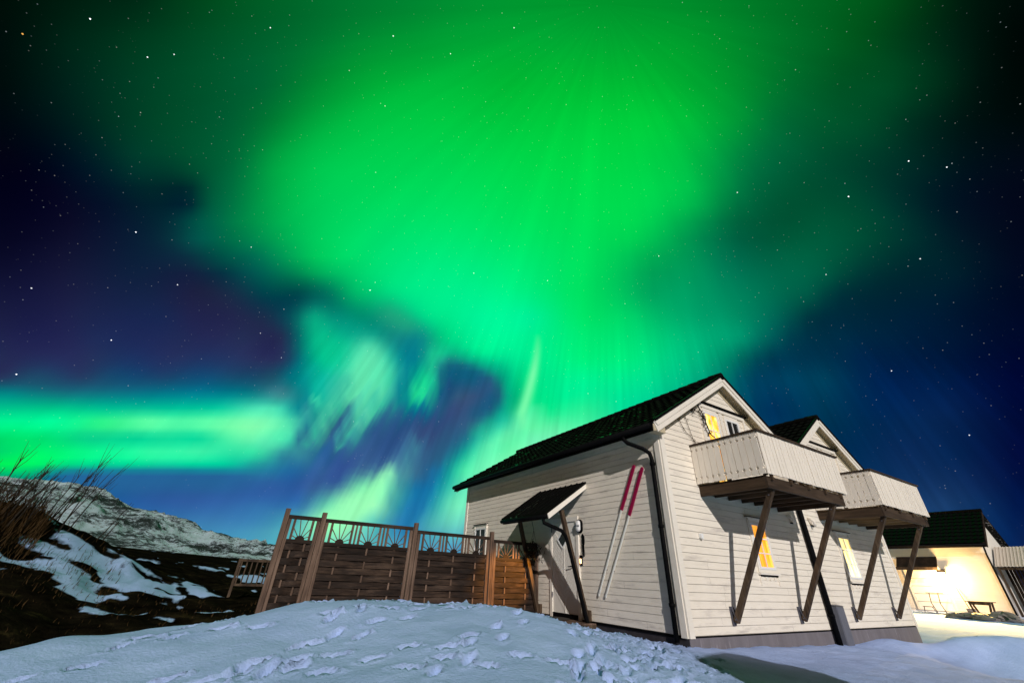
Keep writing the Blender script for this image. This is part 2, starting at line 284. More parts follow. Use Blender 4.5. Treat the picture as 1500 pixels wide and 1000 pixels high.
def wood(name, cols, axis, rough=.75, sc=1.0):
    m, nt, b = new_mat(name)
    s = [26 * sc, 26 * sc, 26 * sc]; s[axis] = 1.6 * sc
    s2 = [3.1, 3.1, 3.1]; s2[axis] = .8
    f = noise(nt, mapped(nt, s), 1.0, 8, .7); f2 = noise(nt, mapped(nt, s2), 1.0, 3)
    ad = N(nt, 'ShaderNodeMath', operation='ADD'); nt.links.new(f, ad.inputs[0]); nt.links.new(f2, ad.inputs[1])
    hv = N(nt, 'ShaderNodeMath', operation='MULTIPLY'); nt.links.new(ad.outputs[0], hv.inputs[0]); hv.inputs[1].default_value = .5
    c = cramp(nt, hv.outputs[0], [(.36, cols[0]), (.62, cols[2]), (.5, cols[1])])
    nt.links.new(c, b.inputs['Base Color']); b.inputs['Roughness'].default_value = rough; b.inputs['Specular IOR Level'].default_value = .25
    bump(nt, b, f, .004)
    return m
def emit(name, fn, strength):
    m, nt, b = new_mat(name)
    return m, nt, b

M = {}
M['clap'] = paint('cream_clapboard_paint', (.85, .775, .655), .05, .55, (2, 2, 6), .0015, .25, ((.58, .52, .45), (1.0, 1.0, 7), .54))
M['trim'] = paint('white_trim_paint', (.83, .77, .67), .05, .5, (4, 4, 4), .001)
M['core'] = paint('wall_backing', (.30, .27, .24), .1, .8)
M['soffit'] = paint('soffit_boards', (.52, .44, .30), .08, .7, (6, 1, 6), 0, .1)
M['rail'] = paint('balcony_board_paint', (.84, .765, .66), .05, .55, (5, 5, 2), .001, .25, ((.62, .6, .55), (9, 9, 2), .62))
M['wood_z'] = wood('weathered_timber_upright', [(.03, .018, .013), (.135, .084, .058), (.225, .15, .108)], 2)
M['wood_x'] = wood('weathered_timber_lengthwise', [(.005, .003, .002), (.024, .0135, .0085), (.070, .043, .028)], 0)
M['wood_xd'] = wood('dark_stained_timber', [(.004, .0022, .0015), (.017, .0095, .0055), (.038, .023, .014)], 0)
M['wood_y'] = wood('beam_timber_cross', [(.012, .007, .004), (.05, .030, .016), (.09, .056, .032)], 1)
M['beam'] = wood('beam_timber', [(.014, .009, .006), (.046, .029, .018), (.080, .052, .034)], 0)
M['brace'] = wood('brace_timber', [(.018, .011, .007), (.066, .042, .025), (.12, .082, .05)], 2)
M['black'] = paint('black_coated_metal', (.004, .004, .0045), .2, .55, (5, 5, 5), 0, .2, None, 1.2)
M['plate'] = paint('galvanised_plate', (.09, .09, .11), .2, .5)
M['concrete'] = paint('concrete_plinth', (.17, .155, .165), .22, .85, (2.2, 2.2, .5), .004, .2, ((.42, .38, .42), (5, 5, .6), .58))
M['darkbase'] = paint('dark_plinth', (.035, .030, .032), .4, .8, (3, 3, 1), .004)
M['white'] = paint('white_plastic', (.82, .82, .80), .03, .35)
M['ski'] = paint('ski_white', (.78, .78, .72), .06, .35, (3, 3, 3), 0)
M['magenta'] = paint('ski_magenta', (.30, .004, .055), .12, .35, (8, 8, 3), 0)
M['twig'] = paint('bark', (.022, .016, .010), .3, .9)
M['grass'] = paint('dry_grass_blade', (.050, .030, .013), .6, .9, (2, 2, 2), 0, .0)
M['doorpaint'] = paint('door_paint', (.80, .76, .68), .04, .45, (5, 5, 2), .001)
M['rubber'] = paint('rubber_mat', (.05, .042, .035), .3, .95, (30, 30, 30), .004)
M['stone'] = paint('grey_stone', (.22, .20, .19), .35, .9, (4, 4, 4), .02)
M['greybox'] = paint('grey_cabinet', (.13, .135, .16), .1, .5)
M['wood_lamplit'] = wood('lamplit_timber', [(.07, .045, .022), (.21, .135, .065), (.34, .23, .12)], 1)  # paler timber: lamplight on the far balcony's underside put into the colour
M['roof'] = None
m, nt, b = new_mat('glazed_black_tiles'); nt.nodes.remove(b)
df = N(nt, 'ShaderNodeBsdfDiffuse'); df.inputs[0].default_value = (.006, .006, .0055, 1); gl = N(nt, 'ShaderNodeBsdfGlossy'); gl.inputs['Roughness'].default_value = .18; gl.inputs[0].default_value = (.9, .9, .9, 1)
f = noise(nt, mapped(nt, (7, 7, 7)), 1.0, 2, .5); f2 = noise(nt, mapped(nt, (.9, .9, .9)), 1.0, 2, .5)
fm = N(nt, 'ShaderNodeMath', operation='ADD'); nt.links.new(f, fm.inputs[0]); nt.links.new(f2, fm.inputs[1])
fr_ = cramp(nt, fm.outputs[0], [(1.0 - .0, (.010, .010, .010)), (1.0, (.30, .30, .30))])
fr_node = fr_.node; fr_node.color_ramp.elements[0].position = .0; fr_node.color_ramp.elements[1].position = 1.0
th = N(nt, 'ShaderNodeMapRange', interpolation_type='SMOOTHSTEP'); nt.links.new(fm.outputs[0], th.inputs[0]); th.inputs[1].default_value = 1.17; th.inputs[2].default_value = 1.27; th.inputs[3].default_value = .007; th.inputs[4].default_value = .15
ms = N(nt, 'ShaderNodeMixShader'); nt.nodes.remove(fr_node); nt.links.new(th.outputs[0], ms.inputs[0]); nt.links.new(df.outputs[0], ms.inputs[1]); nt.links.new(gl.outputs[0], ms.inputs[2]); nt.links.new(ms.outputs[0], nt.nodes['Material Output'].inputs[0])
M['roof'] = m
m, nt, b = new_mat('dark_window_glass'); b.inputs['Base Color'].default_value = (.012, .016, .018, 1); b.inputs['Roughness'].default_value = .08; b.inputs['Specular IOR Level'].default_value = .5
M['glass'] = m
def lit_glass(name, c_lo, c_mid, c_hi, st, scale):
    m, nt, b = new_mat(name)
    f = noise(nt, mapped(nt, scale), 1.0, 3, .5)
    c = cramp(nt, f, [(.36, c_lo), (.64, c_hi), (.5, c_mid)])
    nt.links.new(c, b.inputs['Emission Color']); b.inputs['Emission Strength'].default_value = st
    nt.links.new(c, b.inputs['Base Color']); b.inputs['Roughness'].default_value = .25
    m.cycles.emission_sampling = 'NONE'
    return m
M['lit_orange'] = lit_glass('orange_curtain_window', (.85, .19, .010), (1.0, .30, .016), (1.0, .46, .06), .95, (9, 9, 1.2))
M['lit_yellow'] = lit_glass('yellow_lit_door_glass', (.95, .34, .02), (1.0, .58, .08), (1.0, .80, .30), 1.0, (7, 7, 5))
M['lit_white'] = lit_glass('bright_blind_window', (1.0, .62, .14), (1.0, .80, .34), (1.0, .90, .55), 1.15, (6, 6, 1.5))

# ------------------------------------------------------------ builders
class MB:
    def __init__(s): s.v = []; s.f = []; s.smooth = False
    def quad(s, *p):
        i = len(s.v); s.v += [tuple(q) for q in p]; s.f.append(tuple(range(i, i + len(p))))
    def hexa(s, p):   # 8 corners: bottom 4 ccw, top 4 ccw
        i = len(s.v); s.v += [tuple(q) for q in p]
        for f in ((0, 3, 2, 1), (4, 5, 6, 7), (0, 1, 5, 4), (1, 2, 6, 5), (2, 3, 7, 6), (3, 0, 4, 7)): s.f.append(tuple(i + k for k in f))
    def box(s, x0, x1, y0, y1, z0, z1):
        s.hexa([(x0, y0, z0), (x1, y0, z0), (x1, y1, z0), (x0, y1, z0), (x0, y0, z1), (x1, y0, z1), (x1, y1, z1), (x0, y1, z1)])
    def bm(s, fn, u0, u1, n0, n1, z0, z1):
        s.hexa([fn(u, n, z) for (u, n, z) in [(u0, n0, z0), (u1, n0, z0), (u1, n1, z0), (u0, n1, z0), (u0, n0, z1), (u1, n0, z1), (u1, n1, z1), (u0, n1, z1)]])
    def bar(s, a, b, w, h, up=(0, 0, 1), trim=None):
        a = Vector(a); b = Vector(b); d = (b - a).normalized(); up = Vector(up)
        sd = d.cross(up)
        if sd.length < 1e-4: sd = d.cross(Vector((0, 1, 0)))
        sd.normalize(); u2 = sd.cross(d)
        p = []
        for q in (a, b):
            for (i, j) in ((-1, -1), (1, -1), (1, 1), (-1, 1)): p.append(q + sd * (i * w / 2) + u2 * (j * h / 2))
        s.hexa(p)
    def prism(s, poly, off):   # poly: list of 3d points, extruded by off
        n = len(poly); i = len(s.v); off = Vector(off)
        s.v += [tuple(p) for p in poly] + [tuple(Vector(p) + off) for p in poly]
        s.f.append(tuple(range(i, i + n))); s.f.append(tuple(range(i + 2 * n - 1, i + n - 1, -1)))
        for k in range(n): s.f.append((i + k, i + (k + 1) % n, i + n + (k + 1) % n, i + n + k))
    def tube(s, pts, r, n=10, r2=None, cap=True):
        pts = [Vector(p) for p in pts]; base = len(s.v); prev = None
        for k, p in enumerate(pts):
            d = (pts[min(k + 1, len(pts) - 1)] - pts[max(k - 1, 0)]).normalized()
            if prev is None:
                a = d.orthogonal().normalized()
            else:
                a = (prev - d * prev.dot(d)).normalized()
            prev = a; bb = d.cross(a); t = k / max(1, len(pts) - 1)
            rr = r if r2 is None else r + (r2 - r) * t
            for j in range(n):
                an = 2 * math.pi * j / n; s.v.append(tuple(p + a * (rr * math.cos(an)) + bb * (rr * math.sin(an))))
        for k in range(len(pts) - 1):
            for j in range(n):
                s.f.append((base + k * n + j, base + k * n + (j + 1) % n, base + (k + 1) * n + (j + 1) % n, base + (k + 1) * n + j))
        if cap:
            s.f.append(tuple(base + j for j in range(n))[::-1]); s.f.append(tuple(base + (len(pts) - 1) * n + j for j in range(n)))
    def lathe(s, c, prof, n=20, axis=(0, 0, 1), sx=1.0, sy=1.0):
        ax = Vector(axis).normalized(); a = ax.orthogonal().normalized(); 
        if abs(ax.z) < .5: a = Vector((0, 0, 1))
        bb = ax.cross(a); base = len(s.v); c = Vector(c)
        for (r, h) in prof:
            for j in range(n):
                t = 2 * math.pi * j / n; s.v.append(tuple(c + ax * h + a * (r * sx * math.cos(t)) + bb * (r * sy * math.sin(t))))
        for k in range(len(prof) - 1):
            for j in range(n): s.f.append((base + k * n + j, base + k * n + (j + 1) % n, base + (k + 1) * n + (j + 1) % n, base + (k + 1) * n + j))
    def build(s, name, mat, parent=None, bevel=0, smooth=False):
        me = bpy.data.meshes.new(name)
        off = Vector((0, 0, 0)); p = parent
        while p is not None: off += p.location; p = p.parent
        me.from_pydata([tuple(Vector(v) - off) for v in s.v], [], s.f); me.update()
        if name not in ('gable_wall', 'side_wall', 'front_wall', 'roof_tiles', 'corrugated_roof', 'dry_grass', 'foliage', 'leaf_cluster'):
            b_ = bmesh.new(); b_.from_mesh(me); bmesh.ops.recalc_face_normals(b_, faces=b_.faces); b_.to_mesh(me); b_.free()
        o = bpy.data.objects.new(name, me); COL.objects.link(o); me.materials.append(mat if not isinstance(mat, str) else M[mat])
        if parent is not None: o.parent = parent
        if smooth:
            for q in me.polygons: q.use_smooth = True
        if bevel:
            md = o.modifiers.new('bevel', 'BEVEL'); md.width = bevel; md.segments = 2; md.limit_method = 'ANGLE'
        return o
def thing(name, label, cat, loc=(0, 0, 0), group=None):
    o = bpy.data.objects.new(name, None); COL.objects.link(o); o.location = loc; o.empty_display_size = .2
    return tag(o, label, cat, group)
def tag(o, label=None, cat=None, group=None, kind=None):
    if label: o['label'] = label
    if cat: o['category'] = cat
    if group: o['group'] = group
    if kind: o['kind'] = kind
    return o

# value noise in numpy
def vnoise(x, y, seed=0):
    xi = np.floor(x).astype(np.int64); yi = np.floor(y).astype(np.int64); fx = x - xi; fy = y - yi
    fx = fx * fx * (3 - 2 * fx); fy = fy * fy * (3 - 2 * fy)
    def h(a, b):
        n = (a * 374761393 + b * 668265263 + seed * 974634777) & 0x7fffffff
        n = ((n ^ (n >> 13)) * 1274126177) & 0x7fffffff
        return ((n ^ (n >> 16)) & 0xffff) / 65535.0
    return (h(xi, yi) * (1 - fx) + h(xi + 1, yi) * fx) * (1 - fy) + (h(xi, yi + 1) * (1 - fx) + h(xi + 1, yi + 1) * fx) * fy
def fbm(x, y, o=4, seed=0):
    r = 0; a = .5
    for k in range(o): r = r + a * (vnoise(x * 2 ** k, y * 2 ** k, seed + k * 17) - .5); a *= .5
    return r

# ------------------------------------------------------------ terrain
CTRL = []
for p in [(-8.66,2.76,-0.23),(-7.78,2.85,-0.15),(-7.03,2.36,0.070),(-6.47,2.32,0.208),(-6.07,2.07,0.337),(-5.64,1.78,0.383),(-4.90,1.47,0.398),(-4.30,1.02,0.378),(-3.70,0.60,0.390),(-3.18,0.27,0.337),(-2.79,0.11,0.254),(-2.21,0.01,0.136),(-1.64,-0.13,0.052),(-0.74,-0.08,-0.095),(-0.18,-0.13,-0.15)]: CTRL.append(p)
CTRL += [(-7.3,-5.6,-.27),(-9.5,-3,-.28),(-6,-2.5,-.12),(-4.5,-1.6,.0),(-3.2,-2.2,-.12),(-1.5,-1.8,-.2),(.6,-1.2,-.24),(2.5,-3.4,-.36),(-4,-5,-.3),(0,-6,-.38),(-7.8,0,-.18),(-9.5,0,-.25),(-6.2,.2,.05)]
CTRL += [(.2,0,-.17),(2,-.1,-.2),(5.2,-.2,-.26),(7.5,-.1,-.30),(10.2,-.3,-.34),(5,-2,-.42),(8,-2.8,-.70),(9.2,-1.8,-.56),(12.3,-1.5,-.30),(10.4,-.8,-.29),(16.5,-2.4,-.34),(12,-3.2,-.75),(12,.6,-.30),(15,0,-.26),(16,-4.4,-.78),(24,1.5,-.2),(24,-3,-.25),(33,3,-.17),(33,-3,-.17),(33,9,-.17),(20,6,-.2),(45,3,-.1),(14,5,-.25),(11,9,-.2)]
CTRL += [(-.1,2,-.17),(-.1,4.4,-.2),(-1.2,3,-.1),(-1.2,5,-.1),(-3.6,4.5,.06),(-1.6,4.5,-.05),(-6.5,4.6,-.08),(-5,4.6,.0),(-.1,8,-.2),(-3,8,-.1),(3,14,0)]
def polar(az, d, slope): return (CAM.x + math.sin(R(az)) * d, CAM.y + math.cos(R(az)) * d, CAM.z + slope * d)
for az, l in {-30: [(8,-.1),(10,.02),(12,.09),(15,.14),(22,.12)], -19: [(8.5,-.125),(9.6,-.075),(11,-.03),(12.5,.005),(14,.055),(16,.07),(22,.04)],
              -14: [(8.6,-.13),(9.8,-.085),(11.5,-.03),(13,.0),(14.5,.045),(17,.03),(24,.01)], -10: [(8.7,-.128),(10,-.09),(12,-.04),(14,.003),(17,.004),(24,-.004)],
              -5: [(8.6,-.122),(10,-.095),(12,-.062),(15,-.022),(19,-.004),(26,-.003)], 0: [(8.6,-.11),(11,-.085),(15,-.045),(22,-.012),(30,-.002)], 5: [(12,-.07),(16,-.045),(24,-.015),(34,-.003)], 20: [(24,-.02),(34,-.01)]}.items():
    for d, s_ in l: CTRL.append(polar(az, d, s_))
CT = np.array(CTRL)
def rbf_solve():
    d = np.hypot(CT[:, None, 0] - CT[None, :, 0], CT[:, None, 1] - CT[None, :, 1])
    n = len(CT); A = np.zeros((n + 1, n + 1)); A[:n, :n] = -np.sqrt(d * d + .16); A[:n, n] = 1; A[n, :n] = 1
    A[:n, :n] -= np.eye(n) * .02
    return np.linalg.solve(A, np.append(CT[:, 2], 0))
RW = rbf_solve()
prints = []
rp = random.Random(3)
def ray_pt(px, py, z):
    d = AX_F + AX_R * ((px - 750) / 581.98) - AX_U * ((py - 500) / 581.98); t = (z - CAM.z) / d.z; return CAM + d * t
for i in range(210):      # trampled way to the door
    t = rp.random(); x = -4.2 + 3.6 * t + rp.gauss(0, .6); y = -3.4 + 4.4 * t + rp.gauss(0, .42)
    prints.append((x, y, rp.uniform(.03, .065), rp.uniform(.07, .15), rp.gauss(.9, .6), rp.uniform(.03, .075)))
for (xa, ya, xb, yb) in [(-8.6,-.9,-3.2,1.1), (-6.6,-2.7,-2.5,.8), (-5.3,-3.2,-1.4,1.3), (-8.2,1.7,-4.4,.7), (-7.6,-2.0,-5.2,1.3), (-8.9,.4,-6.6,2.0), (-3.9,-3.0,-.9,-.3), (-6.9,-.2,-3.6,-1.4), (-8.6,-2.4,-5.9,-3.0), (-5.9,1.9,-3.4,.3), (-7.9,-.2,-4.2,-.4)]:
    n_ = int(math.hypot(xb - xa, yb - ya) / .36); an = math.atan2(yb - ya, xb - xa); wob = rp.uniform(0, 6)
    for k in range(n_):
        t = k / n_; sd = .11 if k % 2 else -.11; dv = .22 * math.sin(3.2 * t + wob)
        if rp.random() < .12: continue
        x = xa + (xb - xa) * t - math.sin(an) * (sd + dv) + rp.gauss(0, .03); y = ya + (yb - ya) * t + math.cos(an) * (sd + dv) + rp.gauss(0, .03)
        prints.append((x, y, rp.uniform(.045, .06), rp.uniform(.12, .15), an + rp.gauss(0, .15), rp.uniform(.05, .085)))
        if rp.random() < .5: prints.append((x + math.cos(an) * .17, y + math.sin(an) * .17, rp.uniform(.02, .04), rp.uniform(.03, .06), an, -rp.uniform(.015, .035)))
def ground_z(x, y, fine=True):
    x = np.asarray(x, float); y = np.asarray(y, float)
    z = np.full(x.shape, RW[-1])
    rr = np.hypot(x - CAM.x - 3, y - CAM.y - 6)
    cl = np.minimum(1, 42 / np.maximum(rr, 1e-3)); xc = (CAM.x + 3) + (x - CAM.x - 3) * cl; yc = (CAM.y + 6) + (y - CAM.y - 6) * cl
    for (a, b, _), w in zip(CT, RW[:-1]): z = z - w * np.sqrt((xc - a) ** 2 + (yc - b) ** 2 + .16)
    fd = (-.75 - .25 * (x - 10.2)) - y; sx = np.clip((x - 6) / 3.5, 0, 1); sf = np.clip(fd / 2.4, 0, 1)
    z = z - .34 * sf * sf * (3 - 2 * sf) * sx * np.clip((26 - x) / 6, 0, 1) + (.24 * np.exp(-(fd / .5) ** 2) - .13) * sx * np.clip((24 - x) / 5, 0, 1)
    z = z + fbm(x * .5 + 4, y * 2.2, 3, 51) * .09 * np.clip((x - 1.5) / 2, 0, 1) * np.clip((22 - x) / 6, 0, 1)
    far = np.clip((rr - 42) / 60, 0, 1); z = z * (1 - far) + .55 * far
    if fine:
        near = np.clip(1 - (rr - 14) / 14, 0, 1)
        z = z + near * (fbm(x * .9, y * .9, 3, 5) * .10 + fbm(x * 3.2, y * 3.2, 3, 9) * .035)
        path = np.exp(-(((x + 1.9) * .77 - (y + .9) * .64) / .95) ** 2) * np.exp(-(((x + 1.9) * .64 + (y + .9) * .77) / 3.2) ** 2)
        z = z + path * (np.abs(fbm(x * 7, y * 7, 3, 21)) * .11 + fbm(x * 16, y * 16, 2, 31) * .022 - .012)
        bank = np.clip((np.hypot(x - CAM.x, y - CAM.y) - 9) / 1.5, 0, 1) * (x < -4.5) * np.clip(1 - (rr - 20) / 14, 0, 1)
        z = z + bank * (fbm(x * 1.3, y * 1.3, 4, 41) * .38)
        for (a, b, w, l, an, dp) in prints:
            mk = (np.abs(x - a) < .45) & (np.abs(y - b) < .45)
            if not mk.any(): continue
            dx = x[mk] - a; dy = y[mk] - b; c, s_ = math.cos(an), math.sin(an)
            q = ((dx * c + dy * s_) / l) ** 2 + ((-dx * s_ + dy * c) / w) ** 2
            z[mk] += -dp * np.exp(-q ** 3) + dp * .30 * np.exp(-(np.sqrt(q) - 1.4) ** 2 / .05)
    return z
def axis_grid(a, b, step, mid, growth, lo_, hi_):
    core = list(np.arange(a, b, step)); out = core[:]
    x, s_ = core[-1], step
    while x < hi_: s_ = s_ * growth; x += s_; out.append(x)
    x, s_ = core[0], step; left = []
    while x > lo_: s_ = s_ * growth; x -= s_; left.append(x)
    return np.array(left[::-1] + out)
gx = axis_grid(-9.2, 2.4, .035, 0, 1.05, -4000, 4000); gy = axis_grid(-3.4, 3.4, .035, 0, 1.045, -4000, 4000)
GX, GY = np.meshgrid(gx, gy); GZ = ground_z(GX, GY)
ny, nx = GX.shape
co = np.stack([GX, GY, GZ], -1).reshape(-1, 3).astype(np.float32)
idx = np.arange(nx * ny).reshape(ny, nx)
fc = np.stack([idx[:-1, :-1], idx[:-1, 1:], idx[1:, 1:], idx[1:, :-1]], -1).reshape(-1, 4)
def np_mesh(name, co, fc, mat, smooth=True):
    me = bpy.data.meshes.new(name); me.vertices.add(len(co)); me.vertices.foreach_set('co', co.ravel())
    me.loops.add(fc.size); me.loops.foreach_set('vertex_index', fc.ravel().astype(np.int32))
    me.polygons.add(len(fc)); me.polygons.foreach_set('loop_start', np.arange(0, fc.size, 4, dtype=np.int32))
    me.update(calc_edges=True); me.polygons.foreach_set('use_smooth', [smooth] * len(fc)); me.materials.append(mat)
    o = bpy.data.objects.new(name, me); COL.objects.link(o); return o
# where snow lies (1) and where heath and grass show through (0)
RX, RY = GX - CAM.x, GY - CAM.y; DD = np.hypot(RX, RY); AZ = np.degrees(np.arctan2(RX, RY)); SL = (GZ - CAM.z) / np.maximum(DD, .1)
fl = fbm(RX * .55 + RY * .12, RY * 1.5, 4, 60)
heath = 1 / (1 + np.exp(-(DD - 9.0 - fl * 1.2) / .12)) * 1 / (1 + np.exp((AZ - 9) / .8)) * (GX < -3)
band = np.exp(-((DD - (12.7 + (AZ + 12) * .10)) / (1.25)) ** 2) * (AZ < -1)
st1 = fbm(RX * 1.1 - RY * .35, RX * .5 + RY * 2.2, 4, 71)
patch = np.clip((band * 1.0 + st1 * 2.8 - .66) * 6, 0, 1)
spots = np.clip((fbm(RX * 1.0 + 3, RY * 1.6, 4, 83) - .13) * 14, 0, 1) * (DD < 30) * (DD > 9)
snowm = 1 - heath * (1 - np.maximum(patch, spots * .9))
bare = np.exp(-((GX - 12.2) / 1.5) ** 2 - ((GY + .9) / .10) ** 2); snowm = np.minimum(snowm, 1 - np.clip((bare + fbm(GX * 1.5, GY * 3, 3, 9) * .6 - .45) * 5, 0, .8))
farheath = np.clip((DD - 45) / 20, 0, 1) * (AZ < 40); snowm = snowm * (1 - farheath * .95)
m, nt, b = new_mat('snow_and_heath')
at = N(nt, 'ShaderNodeAttribute'); at.attribute_name = 'snow'
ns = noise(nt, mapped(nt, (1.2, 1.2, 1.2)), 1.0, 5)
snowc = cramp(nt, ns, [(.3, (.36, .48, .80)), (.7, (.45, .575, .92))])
nh = noise(nt, mapped(nt, (1.4, 3.0, 3)), 1.0, 8, .75)
heathc = cramp(nt, nh, [(.36, (.0015, .0012, .001)), (.76, (.055, .038, .016)), (.56, (.010, .0075, .0045))])
mx = N(nt, 'ShaderNodeMix', data_type='RGBA')
ed = noise(nt, mapped(nt, (9, 9, 9)), 1.0, 5)
mm = N(nt, 'ShaderNodeMath', operation='ADD'); nt.links.new(at.outputs['Fac'], mm.inputs[0])
mm2 = N(nt, 'ShaderNodeMath', operation='MULTIPLY_ADD'); nt.links.new(ed, mm2.inputs[0]); mm2.inputs[1].default_value = .7; mm2.inputs[2].default_value = -.35; nt.links.new(mm2.outputs[0], mm.inputs[1])
mk = cramp(nt, mm.outputs[0], [(.34, (0, 0, 0)), (.70, (1, 1, 1))])
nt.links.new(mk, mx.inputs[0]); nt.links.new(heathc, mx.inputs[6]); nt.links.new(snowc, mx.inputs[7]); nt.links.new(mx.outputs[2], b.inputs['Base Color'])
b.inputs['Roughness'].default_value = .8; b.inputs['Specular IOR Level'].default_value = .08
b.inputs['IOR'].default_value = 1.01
b1 = noise(nt, mapped(nt, (30, 30, 30)), 1.0, 4, .6); b2 = noise(nt, mapped(nt, (5, 5, 5)), 1.0, 6, .65)
bs = N(nt, 'ShaderNodeMath', operation='MULTIPLY_ADD'); nt.links.new(b2, bs.inputs[0]); bs.inputs[1].default_value = 1.1; nt.links.new(b1, bs.inputs[2]); bump(nt, b, bs.outputs[0], .014, .9)
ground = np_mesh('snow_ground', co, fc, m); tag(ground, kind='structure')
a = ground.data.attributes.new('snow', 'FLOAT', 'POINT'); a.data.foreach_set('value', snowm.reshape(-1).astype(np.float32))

# mountain
az = np.radians(np.linspace(-42, 34, 420)); rr = np.linspace(330, 1300, 170); A2, R2 = np.meshgrid(az, rr)
sk = np.interp(np.degrees(az), [-42, -30, -19, -16, -13, -12, -9.1, -7.4, -5.4, -3, -.6, 2, 4.2, 10, 20, 34], [.06, .10, .100, .095, .0965, .092, .073, .069, .060, .047, .038, .032, .027, .020, .012, .004])
t = np.clip((R2 - 330) / (950 - 330), 0, 1); prof = t ** .85
Z2 = CAM.z - 4 + (sk[None, :] * 950 + 4) * prof
X2 = CAM.x + np.sin(A2) * R2; Y2 = CAM.y + np.cos(A2) * R2
rid = 0
for k, (sc_, am) in enumerate([(1 / 150, 10), (1 / 60, 10), (1 / 26, 6.5), (1 / 11, 3.4)]):
    rid = rid + am * (.5 - np.abs(vnoise(X2 * sc_ * (1.3) + 7 * k, Y2 * sc_ + X2 * sc_ * .5, 90 + k) - .5) * 2)
env = np.clip(t * 4, 0, 1) * (1 - .75 * np.clip((t - .78) / .22, 0, 1)); Z2 = Z2 + rid * env
Z2 = np.where(R2 > 950, Z2 - (R2 - 950) * .12, Z2)
co2 = np.stack([X2, Y2, Z2], -1).reshape(-1, 3).astype(np.float32); n2 = np.arange(X2.size).reshape(X2.shape)
fc2 = np.stack([n2[:-1, :-1], n2[:-1, 1:], n2[1:, 1:], n2[1:, :-1]], -1).reshape(-1, 4)
m, nt, b = new_mat('mountain_snow_and_rock')
na = noise(nt, mapped(nt, (.19, .19, .40), (0, 0, .5)), 1.0, 10, .92); nb = noise(nt, mapped(nt, (.010, .010, .05)), 1.0, 4, .6)
ad = N(nt, 'ShaderNodeMath', operation='MULTIPLY_ADD'); nt.links.new(nb, ad.inputs[0]); ad.inputs[1].default_value = .5; nt.links.new(na, ad.inputs[2])
nc = noise(nt, mapped(nt, (.045, .045, .12)), 1.0, 6, .7)
ad2 = N(nt, 'ShaderNodeMath', operation='MULTIPLY_ADD'); nt.links.new(nc, ad2.inputs[0]); ad2.inputs[1].default_value = .45; nt.links.new(ad.outputs[0], ad2.inputs[2])
cc = cramp(nt, ad2.outputs[0], [(.955, (.72, .88, 1.0)), (1.01, (.005, .010, .014)), (.985, (.14, .19, .21))])
nt.links.new(cc, b.inputs['Base Color']); b.inputs['Roughness'].default_value = .9; bump(nt, b, ad2.outputs[0], 8.0, .8)
mt = np_mesh('mountain', co2, fc2, m); tag(mt, kind='structure')

# ------------------------------------------------------------ the white house with two gables
house = thing('gabled_house', 'cream white clapboard house with two black tiled gables and two timber balconies', 'house', (5, 4, -.2))
G = lambda u, n, z: (u, -n, z)      # gable front: u along the wall, n out of the wall
E_ = lambda u, n, z: (-n, u, z)     # entrance side
SL_ = .627; PITCH = .1325
rj = random.Random(77)
def lap(mb0, fn, u0, u1, z0, z1, clip=None):
    class Q:
        pass
    mb = Q(); mb.quad = (mb0.quad if fn is G else (lambda *p: mb0.quad(*p[::-1])))
    z = z0; k = 0
    while z < z1 - .01:
        zt = min(z + PITCH, z1)
        def ext(zz):
            a, b = u0, u1
            if clip: c = clip(zz); a, b = max(a, c[0]), min(b, c[1])
            return a, b
        A0, B0 = ext(z + .008); A1, B1 = ext(zt)
        if B1 < A1: A1 = B1 = (A1 + B1) / 2
        cuts = [0.0]; 
        if B0 - A0 > 1.6:
            L_ = rj.uniform(.6, 4.2)
            while A0 + L_ < B0 - .4: cuts.append(L_ / (B0 - A0)); L_ += rj.uniform(2.2, 4.4)
        cuts.append(1.0)
        for ci in range(len(cuts) - 1):
          jit = rj.uniform(-.0012, .0012)
          def lerpx(A, B, c, sg): return A + (B - A) * c + (.0018 * sg if 0 < c < 1 else 0)
          a0, b0, a1, b1 = lerpx(A0, B0, cuts[ci], 1), lerpx(A0, B0, cuts[ci + 1], -1), lerpx(A1, B1, cuts[ci], 1), lerpx(A1, B1, cuts[ci + 1], -1)
          if b0 - a0 > .01:
            mb.quad(fn(a0, .017 + jit, z + .008), fn(b0, .017 + jit, z + .008), fn(b1, .013, zt), fn(a1, .013, zt))
            mb.quad(fn(a0, .017 + jit, z + .008), fn(a0, .0, z + .008), fn(b0, .0, z + .008), fn(b0, .017 + jit, z + .008))
            mb.quad(fn(a0, .0, z), fn(b0, .0, z), fn(b0, .0, z + .008), fn(a0, .0, z + .008))
        z = zt; k += 1
D_ = 9.3
